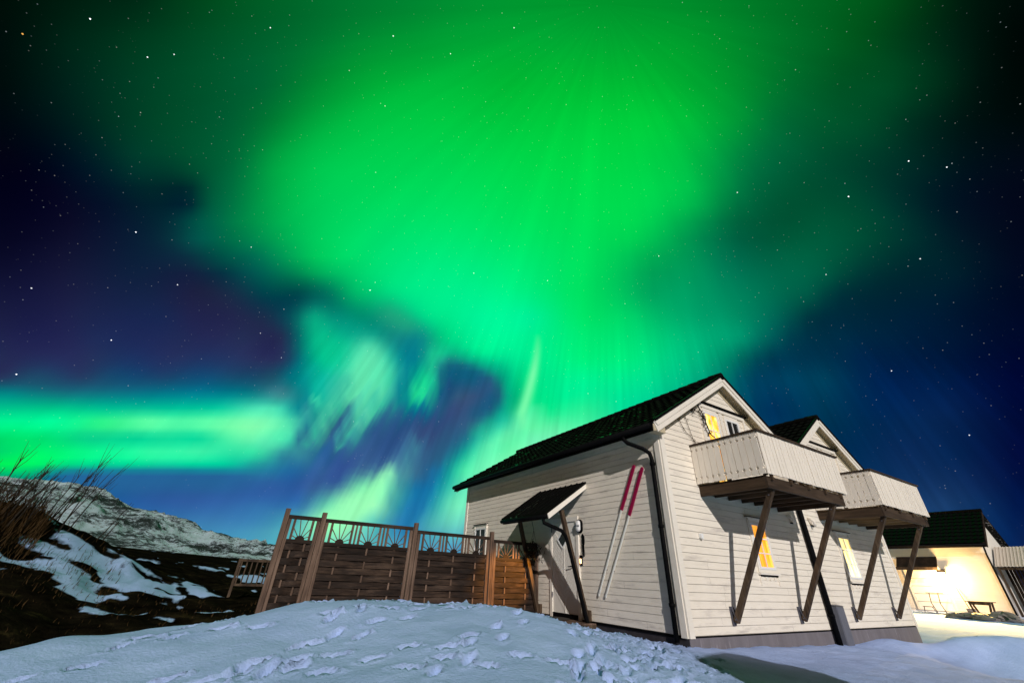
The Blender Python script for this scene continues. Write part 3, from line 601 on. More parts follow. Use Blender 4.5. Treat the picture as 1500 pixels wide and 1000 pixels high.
def unit(xl, xr, xridge, zap, eaveL, eaveR, cut=None):
    """one gabled unit: clapboard front, core, roof"""
    clip = lambda z: (xridge - (zap - z) / SL_, xridge + (zap - z) / SL_)
    mb = MB(); lap(mb, G, xl, xr, 0, zap - .02, clip); front = mb.build('gable_wall', 'clap', house)
    mb = MB()
    zl = zap - SL_ * (xridge - xl); zr = zap - SL_ * (xr - xridge)
    mb.prism([(xl + .004, .004, -.02), (xr - .004, .004, -.02), (xr - .004, .004, zr - .02), (xridge, .004, zap - .03), (xl + .004, .004, zl - .02)], (0, D_ - .01, 0)); mb.build('wall', 'core', house)
    # roof deck with soffit underside
    roof = None
    y0, y1 = -.24, D_ + .45
    for sgn, xe in ((-1, eaveL), (1, eaveR)):
        run = abs(xe - xridge); zt = zap + .16; zb = zap + .005
        mb = MB()
        p = [(xridge, y0 + .025, zb), (xe, y0 + .025, zb - SL_ * run), (xe, y0 + .025, zt - SL_ * run), (xridge, y0 + .025, zt)]
        mb.prism(p, (0, y1 - y0 - .05, 0)); sof = mb.build('roof', 'soffit', house); roof = roof or sof
        # pantiles
        wv = .225; sl_len = run * math.sqrt(1 + SL_ ** 2) + .05; nc = int(sl_len / .34) + 1
        ex = (xe - xridge) / run; dirx, dirz = ex / math.sqrt(1 + SL_ ** 2), -SL_ / math.sqrt(1 + SL_ ** 2); nxx, nzz = ex * SL_ / math.sqrt(1 + SL_ ** 2), 1 / math.sqrt(1 + SL_ ** 2)
        ys = np.arange(y0, y1 + .001, wv / 6); V_ = []; F_ = []
        rnd = random.Random(int(xridge * 10) + sgn)
        rows_ = []
        for c in range(nc):
            s0 = c * sl_len / nc; s1 = (c + 1) * sl_len / nc + .02
            for s_, lift in ((s0, .012), (s1, .045)):
                row = []
                for y in ys:
                    ph = ((y - y0) / wv) % 1.0; tl = int((y - y0) / wv); rnd2 = ((tl * 7919 + c * 104729) % 97) / 97 - .5
                    h = .022 + .026 * (math.cos(2 * math.pi * ph) * .5 + .5) ** .8 + lift + rnd2 * .008
                    row.append(len(V_)); V_.append((xridge + dirx * s_ + nxx * h, y, zt + .0 + dirz * s_ + nzz * h))
                rows_.append(row)
        for k in range(len(rows_) - 1):
            for j in range(len(ys) - 1):
                q = (rows_[k][j], rows_[k][j + 1], rows_[k + 1][j + 1], rows_[k + 1][j]); F_.append(q if sgn < 0 else q[::-1])
        mt_ = MB(); mt_.v = V_; mt_.f = F_; mt_.build('roof_tiles', 'roof', sof)
    # ridge caps
    mb = MB(); yy = y0 - .03
    while yy < y1:
        mb.tube([(xridge, yy, zap + .215), (xridge, yy + .36, zap + .235)], .105, 12); yy += .33
    mb.build('ridge_cap', 'roof', roof)
    # barge boards, front and rear, two laps
    for yb, dr in ((y0, 1), (y1, -1)):
        for sgn, xe in ((-1, eaveL), (1, eaveR)):
            run = abs(xe - xridge); mb = MB(); ex = -sgn
            def bb(zhi, zlo, ya, yb2, shrink=0):
                k = .12 * 1
                xe2 = xe + sgn * .0
                p = [(xridge, ya, zap + zlo), (xe2 - sgn * (.10), ya, zap + zlo - SL_ * (run - .10)), (xe2, ya, zap + zhi - SL_ * run), (xridge, ya, zap + zhi)]
                mb.prism(p, (0, yb2 - ya, 0))
            bb(.20, -.06, yb, yb + .024 * dr); bb(.215, .075, yb - .022 * dr, yb - .001 * dr)
            mb.build('barge_board', 'trim', roof)
    # black verge flashing along the front edge
    mb = MB()
    for sgn, xe in ((-1, eaveL), (1, eaveR)):
        mb.bar((xridge, y0 - .015, zap + .235), (xe, y0 - .015, zap + .235 - SL_ * abs(xe - xridge)), .07, .05)
    mb.build('verge_flashing', 'black', roof)
    # rake trim against the wall
    for sgn in (-1, 1):
        xw = xl if sgn < 0 else xr; run = abs(xw - xridge); mb = MB()
        mb.prism([(xridge, -.03, zap - .155), (xw, -.03, zap - .155 - SL_ * run), (xw, -.03, zap + .004 - SL_ * run), (xridge, -.03, zap + .004)], (0, .018, 0)); mb.build('rake_trim', 'soffit', house)
    return roof
ZAP = 5.515
roof1 = unit(0.0, 5.30, 2.69, ZAP, -.40, 5.46)
roof2 = unit(5.30, 10.22, 7.924, ZAP - .02, 5.30, 10.56)
# entrance side wall, far rear wall trim
mb = MB(); lap(mb, E_, 0.0, D_, 0, 3.86); mb.build('side_wall', 'clap', house)
# corner boards
for fn, u0, u1, nm in ((G, -.022, .12, 0), (G, 5.17, 5.30, 0), (G, 10.12, 10.242, 0), (E_, 0.0, .13, 0), (E_, D_ - .14, D_ + .02, 0)):
    mb = MB(); mb.bm(fn, u0, u1, -.0, .042 if fn is G else .0425, -.03, 3.84 if fn is E_ or u0 < 1 else 3.8); mb.build('corner_board', 'trim', house)
# plinth
mb = MB(); mb.box(-.005, 5.28, -.012, .4, -.6, -.024); mb.box(5.46, 10.2, -.012, .4, -.6, -.024); mb.build('plinth', 'concrete', house)
mb = MB(); mb.box(-.008, .02, -.0, D_, -.6, -.02); mb.build('plinth', 'darkbase', house)
mb = MB(); mb.bm(G, .12, 10.2, 0, .026, -.022, -.004); mb.bm(E_, .13, D_ - .1, 0, .026, -.045, -.004); mb.build('drip_edge', 'black', house)
# eaves: fascia, gutter
mb = MB(); mb.box(-.425, -.402, -.2, D_ + .42, 3.585, 3.79); mb.build('fascia', 'black', roof1)
mb = MB(); mb.tube([(-.475, -.19, 3.70), (-.475, D_ + .4, 3.72)], .065, 12); mb.build('gutter', 'black', roof1, smooth=True)
mb = MB(); mb.tube([(5.44, -.2, 3.86), (5.44, D_, 3.86)], .06, 10); mb.build('gutter', 'black', roof2, smooth=True)
# soffit return box at the corner
mb = MB(); mb.prism([(-.395, -.21, 3.60), (-.02, -.21, 3.60), (-.02, -.21, 3.80), (-.395, -.21, 3.62)], (0, .20, 0)); mb.build('soffit_return', 'soffit', roof1)
# downpipes
mb = MB(); mb.tube([(-.46, .62, 3.70), (-.46, .60, 3.56), (-.42, .54, 3.48), (-.22, .30, 3.34), (-.12, .215, 3.24), (-.09, .20, 3.10), (-.09, .20, 1.5), (-.09, .20, -.10)], .046, 12)
for zz in (2.98, 1.75, .42): mb.tube([(-.09, .20, zz), (-.09, .20, zz + .06)], .058, 12); mb.bar((-.09, .2, zz + .03), (0, .2, zz + .03), .02, .02)
mb.build('downpipe', 'black', house, smooth=True)
mb = MB(); mb.tube([(5.32, -.16, 3.74), (5.30, -.2, 3.5), (5.2, -.14, 3.3), (5.135, -.1, 3.1), (5.135, -.10, 2.0), (5.135, -.10, -.3)], .062, 12)
for zz in (2.7, 1.4, .25): mb.tube([(5.135, -.10, zz), (5.135, -.10, zz + .06)], .072, 12)
mb.build('downpipe', 'black', house, smooth=True)

def window(parent, fn, u0, u1, z0, z1, pane, nx, nz, cas=.085, cap=True, sill=True, dark_frame=False, deco=True, name='window'):
    mb = MB()
    for a, b_, c, d in ((u0 - cas, u0 - .02, z0 - cas, z1 + cas), (u1 + .02, u1 + cas, z0 - cas, z1 + cas), (u0 - .02, u1 + .02, z1 + .02, z1 + cas + .05), (u0 - .02, u1 + .02, z0 - cas, z0 - .02)):
        mb.bm(fn, a, b_, 0, .045, c, d)
    fr = mb.build(name, 'trim', parent)
    mb = MB()
    for a, b_, c, d in ((u0 - .022, u0 + .028, z0 - .022, z1 + .022), (u1 - .028, u1 + .022, z0 - .022, z1 + .022), (u0 + .028, u1 - .028, z1 - .028, z1 + .022), (u0 + .028, u1 - .028, z0 - .022, z0 + .028)):
        mb.bm(fn, a, b_, .0, .056, c, d)
    for i in range(1, nx): u = u0 + (u1 - u0) * i / nx; mb.bm(fn, u - .012, u + .012, .025, .05, z0 + .028, z1 - .028)
    for j in range(1, nz): z = z0 + (z1 - z0) * j / nz; mb.bm(fn, u0 + .028, u1 - .028, .024, .049, z - .012, z + .012)
    mb.build('sash', 'white', fr)
    mb = MB(); mb.bm(fn, u0 + .01, u1 - .01, .022, .032, z0 + .01, z1 - .01); mb.build('pane', pane, fr)
    if cap:
        mb = MB(); mb.bm(fn, u0 - cas - .05, u1 + cas + .05, 0, .10, z1 + cas + .052, z1 + cas + .064); mb.build('cap_flashing', 'black', fr)
        mb = MB(); mb.bm(fn, u0 - cas - .03, u1 + cas + .03, 0, .07, z1 + cas + .02, z1 + cas + .05)
        if deco:
            for u in (u0 - cas + .01, u1 + cas - .06):
                for q in range(4): mb.bm(fn, u + .004 * q, u + .055 - .008 * q, .046, .062 + .006 * (q % 2), z1 + cas + .015 - .045 * (q + 1), z1 + cas + .01 - .045 * q)
        mb.build('head_trim', 'trim', fr)
    if sill:
        mb = MB(); mb.bm(fn, u0 - cas - .02, u1 + cas + .02, 0, .085, z0 - cas - .04, z0 - cas - .004); mb.build('sill', 'trim', fr)
        mb = MB(); mb.bm(fn, u0 - .06, u1 + .06, 0, .04, z0 - cas - .075, z0 - cas - .041)
        mb.build('sill_shadow_strip', 'black', fr)
        if deco:
            mb = MB(); n = 4; w = (u1 - u0 + .1) / n
            for q in range(n): mb = MB(); mb.bm(fn, u0 - .05 + q * w + .02, u0 - .05 + q * w + w * .55, 0, .03, z0 - cas - .15, z0 - cas - .078); mb.build('apron_tooth', 'clap', fr)
            for ua in (u0 - cas, u1 + cas - .035): mb = MB(); mb.bm(fn, ua, ua + .035, 0, .035, z0 - cas - .24, z0 - cas - .06); mb.build('apron_bracket', 'clap', fr)
    return fr
w = window(house, G, 2.73, 3.31, 1.16, 2.06, M['lit_orange'], 2, 3); w['label'] = 'ground floor window with orange curtains under the near balcony'
w = window(house, G, 6.97, 7.62, 1.10, 2.09, M['lit_white'], 2, 3); w['label'] = 'ground floor window with bright pale blind under the far balcony'
# balcony doors and windows in the gables
def upper(xo, pane_l, pane_r):
    a = window(house, G, 1.83 + xo, 2.37 + xo, 2.80, 4.57, pane_l, 2, 4, cas=.07, cap=False, sill=False)
    b_ = window(house, G, 2.75 + xo, 3.29 + xo, 3.35, 4.57, pane_r, 2, 3, cas=.07, cap=False, sill=False)
    mb = MB(); mb.bm(G, 1.70 + xo, 3.62 + xo, 0, .062, 4.70, 4.79); mb.bm(G, 2.50 + xo, 2.62 + xo, 0, .05, 2.7, 4.69); mb.bm(G, 1.66 + xo, 1.74 + xo, 0, .055, 2.7, 4.8); mb.bm(G, 3.58 + xo, 3.66 + xo, 0, .055, 2.7, 4.8)
    mb.build('head_trim', 'trim', a)
    mb = MB(); mb.prism([G(1.60 + xo, 0, 4.86), G(1.60 + xo, .13, 4.825), G(1.60 + xo, .13, 4.81), G(1.60 + xo, 0, 4.81)], (2.16, 0, 0)); mb.build('cap_flashing', 'black', a)
    return a, b_
a, b_ = upper(0, M['lit_yellow'], M['glass']); a['label'] = 'balcony door glowing yellow'; b_['label'] = 'dark gable window'
a, b_ = upper(5.23, M['glass'], M['glass'])
w = window(house, E_, 7.62, 8.36, 1.35, 2.18, M['glass'], 2, 1); w['label'] = 'small dark window behind the fence'
# front door on the entrance side
mb = MB()
for a_, b_, c, d in ((2.80, 2.90, -.02, 2.18), (3.88, 3.98, -.02, 2.18), (2.90, 3.88, 2.07, 2.18)): mb.bm(E_, a_, b_, 0, .05, c, d)
dr = mb.build('door_frame', 'trim', house)
mb = MB()
mb.bm(E_, 2.905, 3.875, .0, .022, .04, 2.065)
k = 0; z = -.9
while z < 2.6:     # slanting boards, mirrored about the middle
    for sg in (-1, 1):
        um = 3.39; pts = []
        for (uu, off) in ((0, 0), (.47, .47 * 1.0)):
            pts.append((um + sg * uu, z + off))
        (ua, za), (ub, zb) = pts
        h = .085; 
        za2, zb2 = za, zb
        if min(za, zb) > .06 and max(za, zb) + h < 2.05:
            mb.prism([E_(ua, .0215, za), E_(ub, .0215, zb), E_(ub, .0215, zb + h), E_(ua, .0215, za + h)], (-.008, 0, 0))
    z += .1
mb.bm(E_, 3.375, 3.405, .0, .036, .06, 2.05)
door = mb.build('door', 'doorpaint', house)
mb = MB(); cu, cz, rr_ = 3.43, 1.66, .20
mb.prism([E_(cu - rr_, .031, cz), E_(cu, .031, cz - rr_), E_(cu + rr_, .031, cz), E_(cu, .031, cz + rr_)], (-.008, 0, 0)); mb.build('diamond_pane', 'glass', door)
mb = MB()
for (a0, b0), (a1, b1) in zip([(-1, 0), (0, -1), (1, 0), (0, 1)], [(0, -1), (1, 0), (0, 1), (-1, 0)]): mb.bar(E_(cu + a0 * rr_, .04, cz + b0 * rr_), E_(cu + a1 * rr_, .04, cz + b1 * rr_), .03, .03, up=(1, 0, 0))
mb.build('diamond_frame', 'white', door)
mb = MB(); mb.bm(E_, 2.91, 3.87, 0, .045, -.02, .075); mb.build('door_sill', 'black', door)
mb = MB(); mb.tube([E_(3.02, .03, 1.06), E_(3.02, .09, 1.06), E_(3.16, .10, 1.05)], .013, 8); mb.lathe(E_(3.02, .03, 1.22), [(.03, 0), (.03, .015), (0, .016)], 14, (-1, 0, 0)); mb.bm(E_, 2.995, 3.045, .03, .042, .96, 1.12); mb.build('handle', 'black', door)
for zz in (.38, 1.85):
    mb = MB(); mb.bm(E_, 3.865, 3.885, .04, .062, zz, zz + .12); mb.build('hinge', 'plate', door)
# canopy over the door
mb = MB(); y0, y1, xo = 2.45, 4.52, -1.23
mb.prism([(0, y0 + .03, 2.80), (xo + .05, y0 + .03, 2.00), (xo + .05, y0 + .03, 2.10), (0, y0 + .03, 2.93)], (0, y1 - y0 - .06, 0)); can = mb.build('door_canopy', 'wood_xd', house)
mb = MB(); mb.prism([(0, y0 - .02, 2.935), (xo - .03, y0 - .02, 2.10), (xo - .03, y0 - .02, 2.135), (0, y0 - .02, 2.985)], (0, y1 - y0 + .04, 0))
for q in range(9):
    yy = y0 + .1 + q * .235; mb.bar((-.005, yy, 2.985), (xo - .02, yy, 2.14), .03, .03)
mb.build('canopy_roofing', 'roof', can)
for yy in (y0 - .0, y1):
    mb = MB(); mb.prism([(-.012, yy, 2.80), (xo + .02, yy, 1.985), (xo - .02, yy, 2.095), (-.012, yy, 2.925)], (0, .024, 0)); mb.build('canopy_barge_board', 'trim', can)
mb = MB(); mb.box(xo - .002, xo + .045, y0 + .03, y1 - .03, 1.99, 2.09); mb.build('canopy_fascia', 'wood_xd', can)
mb = MB(); mb.tube([(xo - .05, y0 + .02, 2.04), (xo - .05, y1 - .02, 2.05)], .045, 10); mb.build('canopy_gutter', 'black', can, smooth=True)
mb = MB(); mb.tube([(xo - .05, 2.60, 2.02), (xo - .03, 2.58, 1.90), (-1.08, 2.50, 1.83), (-.84, 2.46, 1.76), (-.73, 2.45, 1.66), (-.66, 2.45, 1.48), (-.175, 2.45, -.02), (-.165, 2.45, -.22)], .042, 12); mb.build('canopy_downpipe', 'black', can, smooth=True)
for yy in (2.52, 4.40):
    mb = MB(); mb.bar((-.10, yy + .03, .02), (-.76, yy + .03, 2.22), .09, .09, up=(0, 1, 0)); mb.build('canopy_brace', 'brace', can)
    mb = MB(); mb.box(-.10, -.022, yy - .045, yy + .045, .0, .20); mb.build('canopy_bracket', 'brace', can)
# ---------------------------------------------------------------- balconies
def slat_outline(fn3, w, z0, z1, thick):
    """one board with the decorative nicks near its ends"""
    nk = .032; g = .005
    pts = [(g, z0), (w - g, z0)]
    for zz in (z0 + .09, z1 - .13): pts += [(w - g, zz), (w - nk, zz + .012), (w - nk, zz + .045), (w - g, zz + .057)]
    pts += [(w - g, z1), (g, z1)]
    for zz in (z1 - .13, z0 + .09): pts += [(g, zz + .057), (nk, zz + .045), (nk, zz + .012), (g, zz)]
    return pts
def balcony(x0, x1, label, seed):
    rn = random.Random(seed)
    mb = MB(); mb.box(x0, x1, -1.5, -1.452, 2.45, 2.66); bal = mb.build('balcony', 'beam', house); bal['label'] = label
    for xa in (x0, x1 - .045):
        mb = MB(); mb.box(xa, xa + .045, -1.451, -.022, 2.452, 2.66); mb.build('side_beam', 'wood_y', bal)
    n = int((x1 - x0) / .52)
    for i in range(1, n):
        xx = x0 + (x1 - x0) * i / n; mb = MB(); mb.box(xx - .022, xx + .022, -1.45, -.023, 2.49, 2.655); mb.build('joist', 'wood_y' if x0 < 5 else 'wood_lamplit', bal)
    mb = MB(); yy = -1.46
    while yy < -.12: mb.box(x0 + .01, x1 - .01, yy, yy + .112, 2.662, 2.689); yy += .12
    mb.build('deck_boards', 'wood_xd' if x0 < 5 else 'wood_lamplit', bal)
    # boards
    def panel(fn, length, gaps):
        mb = MB(); n_ = max(1, round(length / .141)); w_ = length / n_
        for i in range(n_):
            if i in gaps: pass
            dz = rn.uniform(-.006, .006); tp = rn.uniform(-.003, .003)
            poly = slat_outline(None, w_ + (-.018 if i in gaps else 0), 2.70 + dz, 3.53, .02)
            P_ = [fn(i * w_ + a, tp, z) for a, z in poly]; off = Vector(fn(0, .02, 0)) - Vector(fn(0, 0, 0)); mb.prism(P_, off)
        return mb.build('railing_panel', 'rail', bal)
    xa, xb = x0 - .035, x1 + .12
    mf = MB(); nF = round((xb - xa) / .133); wF = (xb - xa) / nF
    for i in range(nF):
        dz = rn.uniform(-.008, .004); tp = rn.uniform(-.004, .003); g = rn.uniform(.005, .009)
        mf.box(xa + i * wF + g, xa + (i + 1) * wF - g, -1.570 + tp, -1.550 + tp, 2.705 + dz, 3.53)
    mf.build('railing_panel', 'rail', bal)
    panel(lambda a, n_, z: (xa - n_, -1.545 + a, z), 1.52, {5})
    panel(lambda a, n_, z: (xb + n_, -1.545 + a, z), 1.52, {5})
    for zz in (2.80, 3.42):
        mb = MB(); mb.box(xa + .001, xb - .001, -1.548, -1.512, zz, zz + .07); mb.build('rail_batten', 'rail', bal)
        for xx in (xa + .001, xb - .037): mb = MB(); mb.box(xx, xx + .036, -1.511, -.03, zz + .001, zz + .069); mb.build('rail_batten', 'rail', bal)
    for xx in [xa + .08 + (xb - xa - .16) * i / 3 for i in range(4)]: mb = MB(); mb.box(xx - .035, xx + .035, -1.511, -1.441, 2.69, 3.529); mb.build('rail_post', 'wood_z', bal)
    for xx in (xa + .08, xb - .08): mb = MB(); mb.box(xx - .034, xx + .034, -.76, -.69, 2.69, 3.528); mb.build('rail_post', 'wood_z', bal)
    nb = int((x1 - x0) / .6)
    for i in range(nb): mb = MB(); xx = x0 + .15 + (x1 - x0 - .3) * i / (nb - 1); mb.box(xx - .03, xx + .03, -1.5485, -1.5015, 2.6, 2.76); mb.build('spacer_block', 'brace', bal)
    mb = MB(); mb.box(xa - .05, xb + .05, -1.61, -1.49, 3.532, 3.575); mb.box(xa - .05, xa + .06, -1.489, -.024, 3.532, 3.575); mb.box(xb - .06, xb + .05, -1.489, -.024, 3.532, 3.575); mb.build('handrail', 'beam', bal, bevel=.006)
    return bal
b1 = balcony(1.085, 4.22, 'near timber balcony with pale boards', 1); b2 = balcony(6.30, 9.27, 'far timber balcony with pale boards', 2)
for bal, xs in ((b1, (1.36, 3.885)), (b2, (6.52, 8.96))):
    for xx in xs:
        mb = MB(); a_ = Vector((xx, -.085, .20)); b__ = Vector((xx, -1.40, 2.47)); d = (b__ - a_).normalized()
        mb.bar(a_, b__, .095, .095, up=(0, 0, 1)); br = mb.build('brace', 'brace', bal, bevel=.005)
        mb = MB(); mb.bm(G, xx - .05, xx + .05, .021, .05, .14, .45); mb.bar((xx, -.05, .44), (xx, -.15, .22), .10, .012, up=(0, 0, 1)); 
        mb.build('brace_shoe', 'plate', bal)
        for zb_, yb_ in ((.24, -.11), (2.36, -1.34)): mb = MB(); mb.tube([(xx - .06, yb_, zb_), (xx + .06, yb_, zb_)], .014, 8); mb.build('bolt', 'plate', bal)
# small things fixed to the gable wall
mb = MB(); mb.bm(G, .76, .83, .02, .085, 1.62, 1.70); mb.bm(G, .775, .815, .03, .09, 1.60, 1.62); tag(mb.build('socket_box', 'white', None), 'small white box fixed to the gable wall left of the near balcony', 'outlet box')
for xx, zz, lab in ((4.55, 2.27, 'bent wall vent in the shade right under the near balcony'), (5.62, 2.30, 'bent wall vent right of the black valley downpipe')):
    t = thing('wall_vent', lab, 'vent', (xx, -.02, zz), group='vents on the gable wall')
    mb = MB(); mb.tube([(xx, -.02, zz + .12), (xx, -.09, zz + .12), (xx + .02, -.14, zz + .06), (xx + .06, -.14, zz - .06)], .032, 12); mb.build('vent_pipe', 'rail', t, smooth=True)
    mb = MB(); mb.bm(G, xx + .10, xx + .22, .02, .06, zz - .02, zz + .16); mb.build('vent_cover', 'rail', t)
    mb = MB(); mb.bm(G, xx + .09, xx + .23, .02, .07, zz - .045, zz - .021); mb.build('vent_louvre', 'black', t)
t = thing('electric_cabinet', 'tall slim grey cabinet standing at the wall between the two gables', 'cabinet', (5.52, -.1, -.3))
mb = MB(); mb.box(5.34, 5.70, -.17, -.022, -.32, .47); mb.build('cabinet_body', 'greybox', t, bevel=.006)
mb = MB(); mb.prism([(5.33, -.19, .471), (5.33, -.021, .471), (5.33, -.021, .50)], (.38, 0, 0)); mb.build('cabinet_lid', 'plate', t)
mb = MB(); mb.box(5.36, 5.68, -.178, -.1705, -.30, .45); mb.build('cabinet_door', 'greybox', t)
# dark dish on the end of the near balcony
t = thing('satellite_dish', 'black curved dish on the right end of the near balcony', 'dish', (4.45, -1.1, 3.1))
mb = MB(); mb.lathe((4.40, -1.18, 3.30), [(0.0, .10), (.12, .092), (.22, .065), (.30, .01), (.305, 0), (.22, .055), (.12, .08), (0, .088)], 28, (1, -.25, 0)); mb.build('dish_bowl', 'black', t, smooth=True)
mb = MB(); mb.tube([(4.36, -1.18, 3.30), (4.46, -1.2, 3.3), (4.5, -1.2, 3.1)], .016, 8); mb.build('dish_arm', 'black', t)
# dry climbing vine and string on the gable wall beside the balcony door
t = thing('dry_vine', 'black bare climbing vine on the gable wall left of the yellow balcony door', 'vine', (1.5, -.05, 4.2))
rn = random.Random(11)
mb = MB(); mb.tube([(1.62, -.06, 4.80), (1.60, -.09, 4.62), (1.68, -.11, 4.45), (1.70, -.12, 4.28), (1.76, -.12, 4.12), (1.80, -.12, 3.98), (1.92, -.14, 3.90)], .014, 7)
mb.tube([(1.62, -.1, 4.47), (1.45, -.09, 4.5), (1.33, -.08, 4.52), (1.15, -.07, 4.44), (.95, -.06, 4.33), (.72, -.06, 4.24)], .008, 6); mb.build('stem', 'twig', t)
mb = MB()
for (cx_, cy_, cz_, s_, n_) in [(1.63, -.1, 4.52, .05, 10), (1.68, -.11, 4.40, .06, 26), (1.70, -.12, 4.32, .06, 22), (1.66, -.12, 4.2, .05, 14), (1.36, -.09, 4.50, .06, 22), (1.45, -.1, 4.52, .04, 8), (1.80, -.12, 4.0, .045, 14), (1.72, -.12, 4.12, .04, 8), (1.6, -.09, 4.72, .03, 6)]:
    for q in range(n_):
        c = Vector((cx_ + rn.gauss(0, s_ * .5), cy_ + rn.gauss(0, .02), cz_ + rn.gauss(0, s_ * .6))); a_ = Vector((rn.uniform(-1, 1), rn.uniform(-.4, .4), rn.uniform(-1, 1))).normalized() * .028; b__ = Vector((a_.z, .01, -a_.x)) * .5
        mb.quad(c - a_, c + b__, c + a_, c - b__)
mb.build('leaf_cluster', 'twig', t)
mb = MB(); mb.tube([(.72, -.06, 4.24), (.82, -.05, 4.02), (.95, -.05, 3.86), (1.1, -.05, 3.78), (1.22, -.05, 3.7), (1.28, -.05, 3.5)], .007, 6)
mb.tube([(1.02, -.05, 4.30), (1.06, -.05, 4.1), (1.12, -.05, 3.9), (1.2, -.05, 3.62), (1.16, -.05, 3.5), (1.14, -.05, 3.36)], .006, 6)
for (xx, zz) in ((.74, 4.1), (.80, 4.2), (1.0, 4.2), (1.1, 4.22), (.9, 3.9), (1.2, 3.75), (1.12, 3.62)): mb.tube([(xx, -.05, zz), (xx + rn.uniform(-.07, .07), -.06, zz + rn.uniform(-.09, .06))], .006, 5)
tag(mb.build('dry_stalk', 'grass', None), 'thin pale dry stalks hanging on the gable wall beside the black vine', 'plant')
# things on the entrance wall
for k_, (yt, zt, yb_, zb_, yr, zr, lab) in enumerate([(.757, 3.052, 2.173, .49, 1.259, 2.181, 'left of the two white skis with magenta tips on the entrance wall'), (.531, 2.967, 1.961, .476, 1.043, 2.049, 'right of the two white skis with magenta tips, nearer the corner downpipe')]):
    t = thing('ski', lab, 'ski', (-.06, yb_, zb_), group='white and magenta skis on the wall')
    A = Vector((-.06, yb_, zb_)); Rr = Vector((-.06, yr, zr)); T = Vector((-.06, yt, zt))
    d = (T - A).normalized()
    mb = MB(); mb.bar(A, Rr, .022, .044, up=(0, -d.z, d.y)); mb.build('ski_tail', 'ski', t, bevel=.008)
    mb = MB(); mb.bar(Rr, T, .030, .082, up=(0, -d.z, d.y)); 
    mb.lathe(T, [(.041, -.015), (.041, .015), (0, .0171)], 18, (-1, 0, 0)); mb.build('ski_tip', 'magenta', t, bevel=.008)
    mb = MB()
    for f_ in (.2, .75): p = A.lerp(T, f_); mb.bar((p.x + .02, p.y, p.z), (-.02, p.y, p.z), .02, .02)
    mb.build('wall_hook', 'black', t)
t = thing('bulkhead_lamp', 'unlit oval white wall lamp with black rim right of the front door', 'wall lamp', (-.05, 2.73, 1.94))
def stadium(r_, h_, n_=24):
    pts = []
    for j in range(n_):
        a_ = 2 * math.pi * j / n_; pts.append((r_ * math.cos(a_), r_ * math.sin(a_) + (h_ if math.sin(a_) > 0 else -h_)))
    return pts
def oval(mb, cu, cz, prof):
    base = len(mb.v); n_ = 24
    for r_, h_, nn in prof:
        for (a_, b__) in stadium(r_, h_, n_): mb.v.append(E_(cu + a_, nn, cz + b__))
    for k in range(len(prof) - 1):
        for j in range(n_): mb.f.append((base + k * n_ + j, base + k * n_ + (j + 1) % n_, base + (k + 1) * n_ + (j + 1) % n_, base + (k + 1) * n_ + j))
    mb.f.append(tuple(base + (len(prof) - 1) * n_ + j for j in range(n_)))
mb = MB(); oval(mb, 2.73, 1.94, [(.095, .06, .02), (.10, .06, .05), (.095, .06, .085), (.080, .058, .088)]); mb.build('lamp_rim', 'black', t, smooth=False)
mb = MB(); oval(mb, 2.73, 1.94, [(.078, .058, .08), (.074, .056, .11), (.055, .05, .135), (.02, .04, .145)]); mb.build('lamp_glass', 'white', t, smooth=True)
mb = MB(); mb.bm(E_, 2.64, 2.82, .135, .15, 1.925, 1.938); mb.bm(E_, 2.64, 2.82, .134, .149, 1.95, 1.956); mb.build('lamp_bar', 'greybox', t)
t = thing('wall_ornament', 'narrow black two part ornament on the wall below the oval lamp', 'ornament', (-.03, 2.63, 1.5))
mb = MB(); mb.prism([E_(2.60, .021, 1.72), E_(2.645, .021, 1.76), E_(2.66, .021, 1.74), E_(2.665, .021, 1.54), E_(2.60, .021, 1.52), E_(2.585, .021, 1.62)], (-.03, 0, 0)); mb.build('upper_plate', 'black', t)
mb = MB(); mb.prism([E_(2.62, .021, 1.535), E_(2.67, .021, 1.52), E_(2.67, .021, 1.38), E_(2.65, .021, 1.36), E_(2.645, .021, 1.27), E_(2.615, .021, 1.27), E_(2.61, .021, 1.40)], (-.026, 0, 0)); mb.build('lower_plate', 'black', t)
# little lit lamp low beside the door
t = thing('door_lamp', 'small glowing orange lamp low on the wall right of the front door', 'lamp', (-.05, 2.73, 1.12))
mb = MB(); mb.bm(E_, 2.70, 2.77, .02, .05, 1.08, 1.30); mb.build('lamp_plate', 'black', t)
m, nt, b = new_mat('small_lamp_glow'); b.inputs['Emission Color'].default_value = (1, .42, .16, 1); b.inputs['Emission Strength'].default_value = 6; M['glow'] = m; m.cycles.emission_sampling = 'NONE'
mb = MB(); mb.bm(E_, 2.715, 2.75, .051, .07, 1.12, 1.22); lm = mb.build('lamp_bulb', 'glow', t)
pd = bpy.data.lights.new('door_lamp_light', 'SPOT'); pd.energy = 480; pd.color = (1.0, .42, .03); pd.shadow_soft_size = .03; pd.spot_size = R(48); pd.spot_blend = .6
po = bpy.data.objects.new('door_lamp_light', pd); COL.objects.link(po); po.location = (-.14, 2.80, 1.22); po.rotation_euler = (Vector((-1.0, 4.53, .70)) - Vector(po.location)).to_track_quat('-Z', 'Y').to_euler()
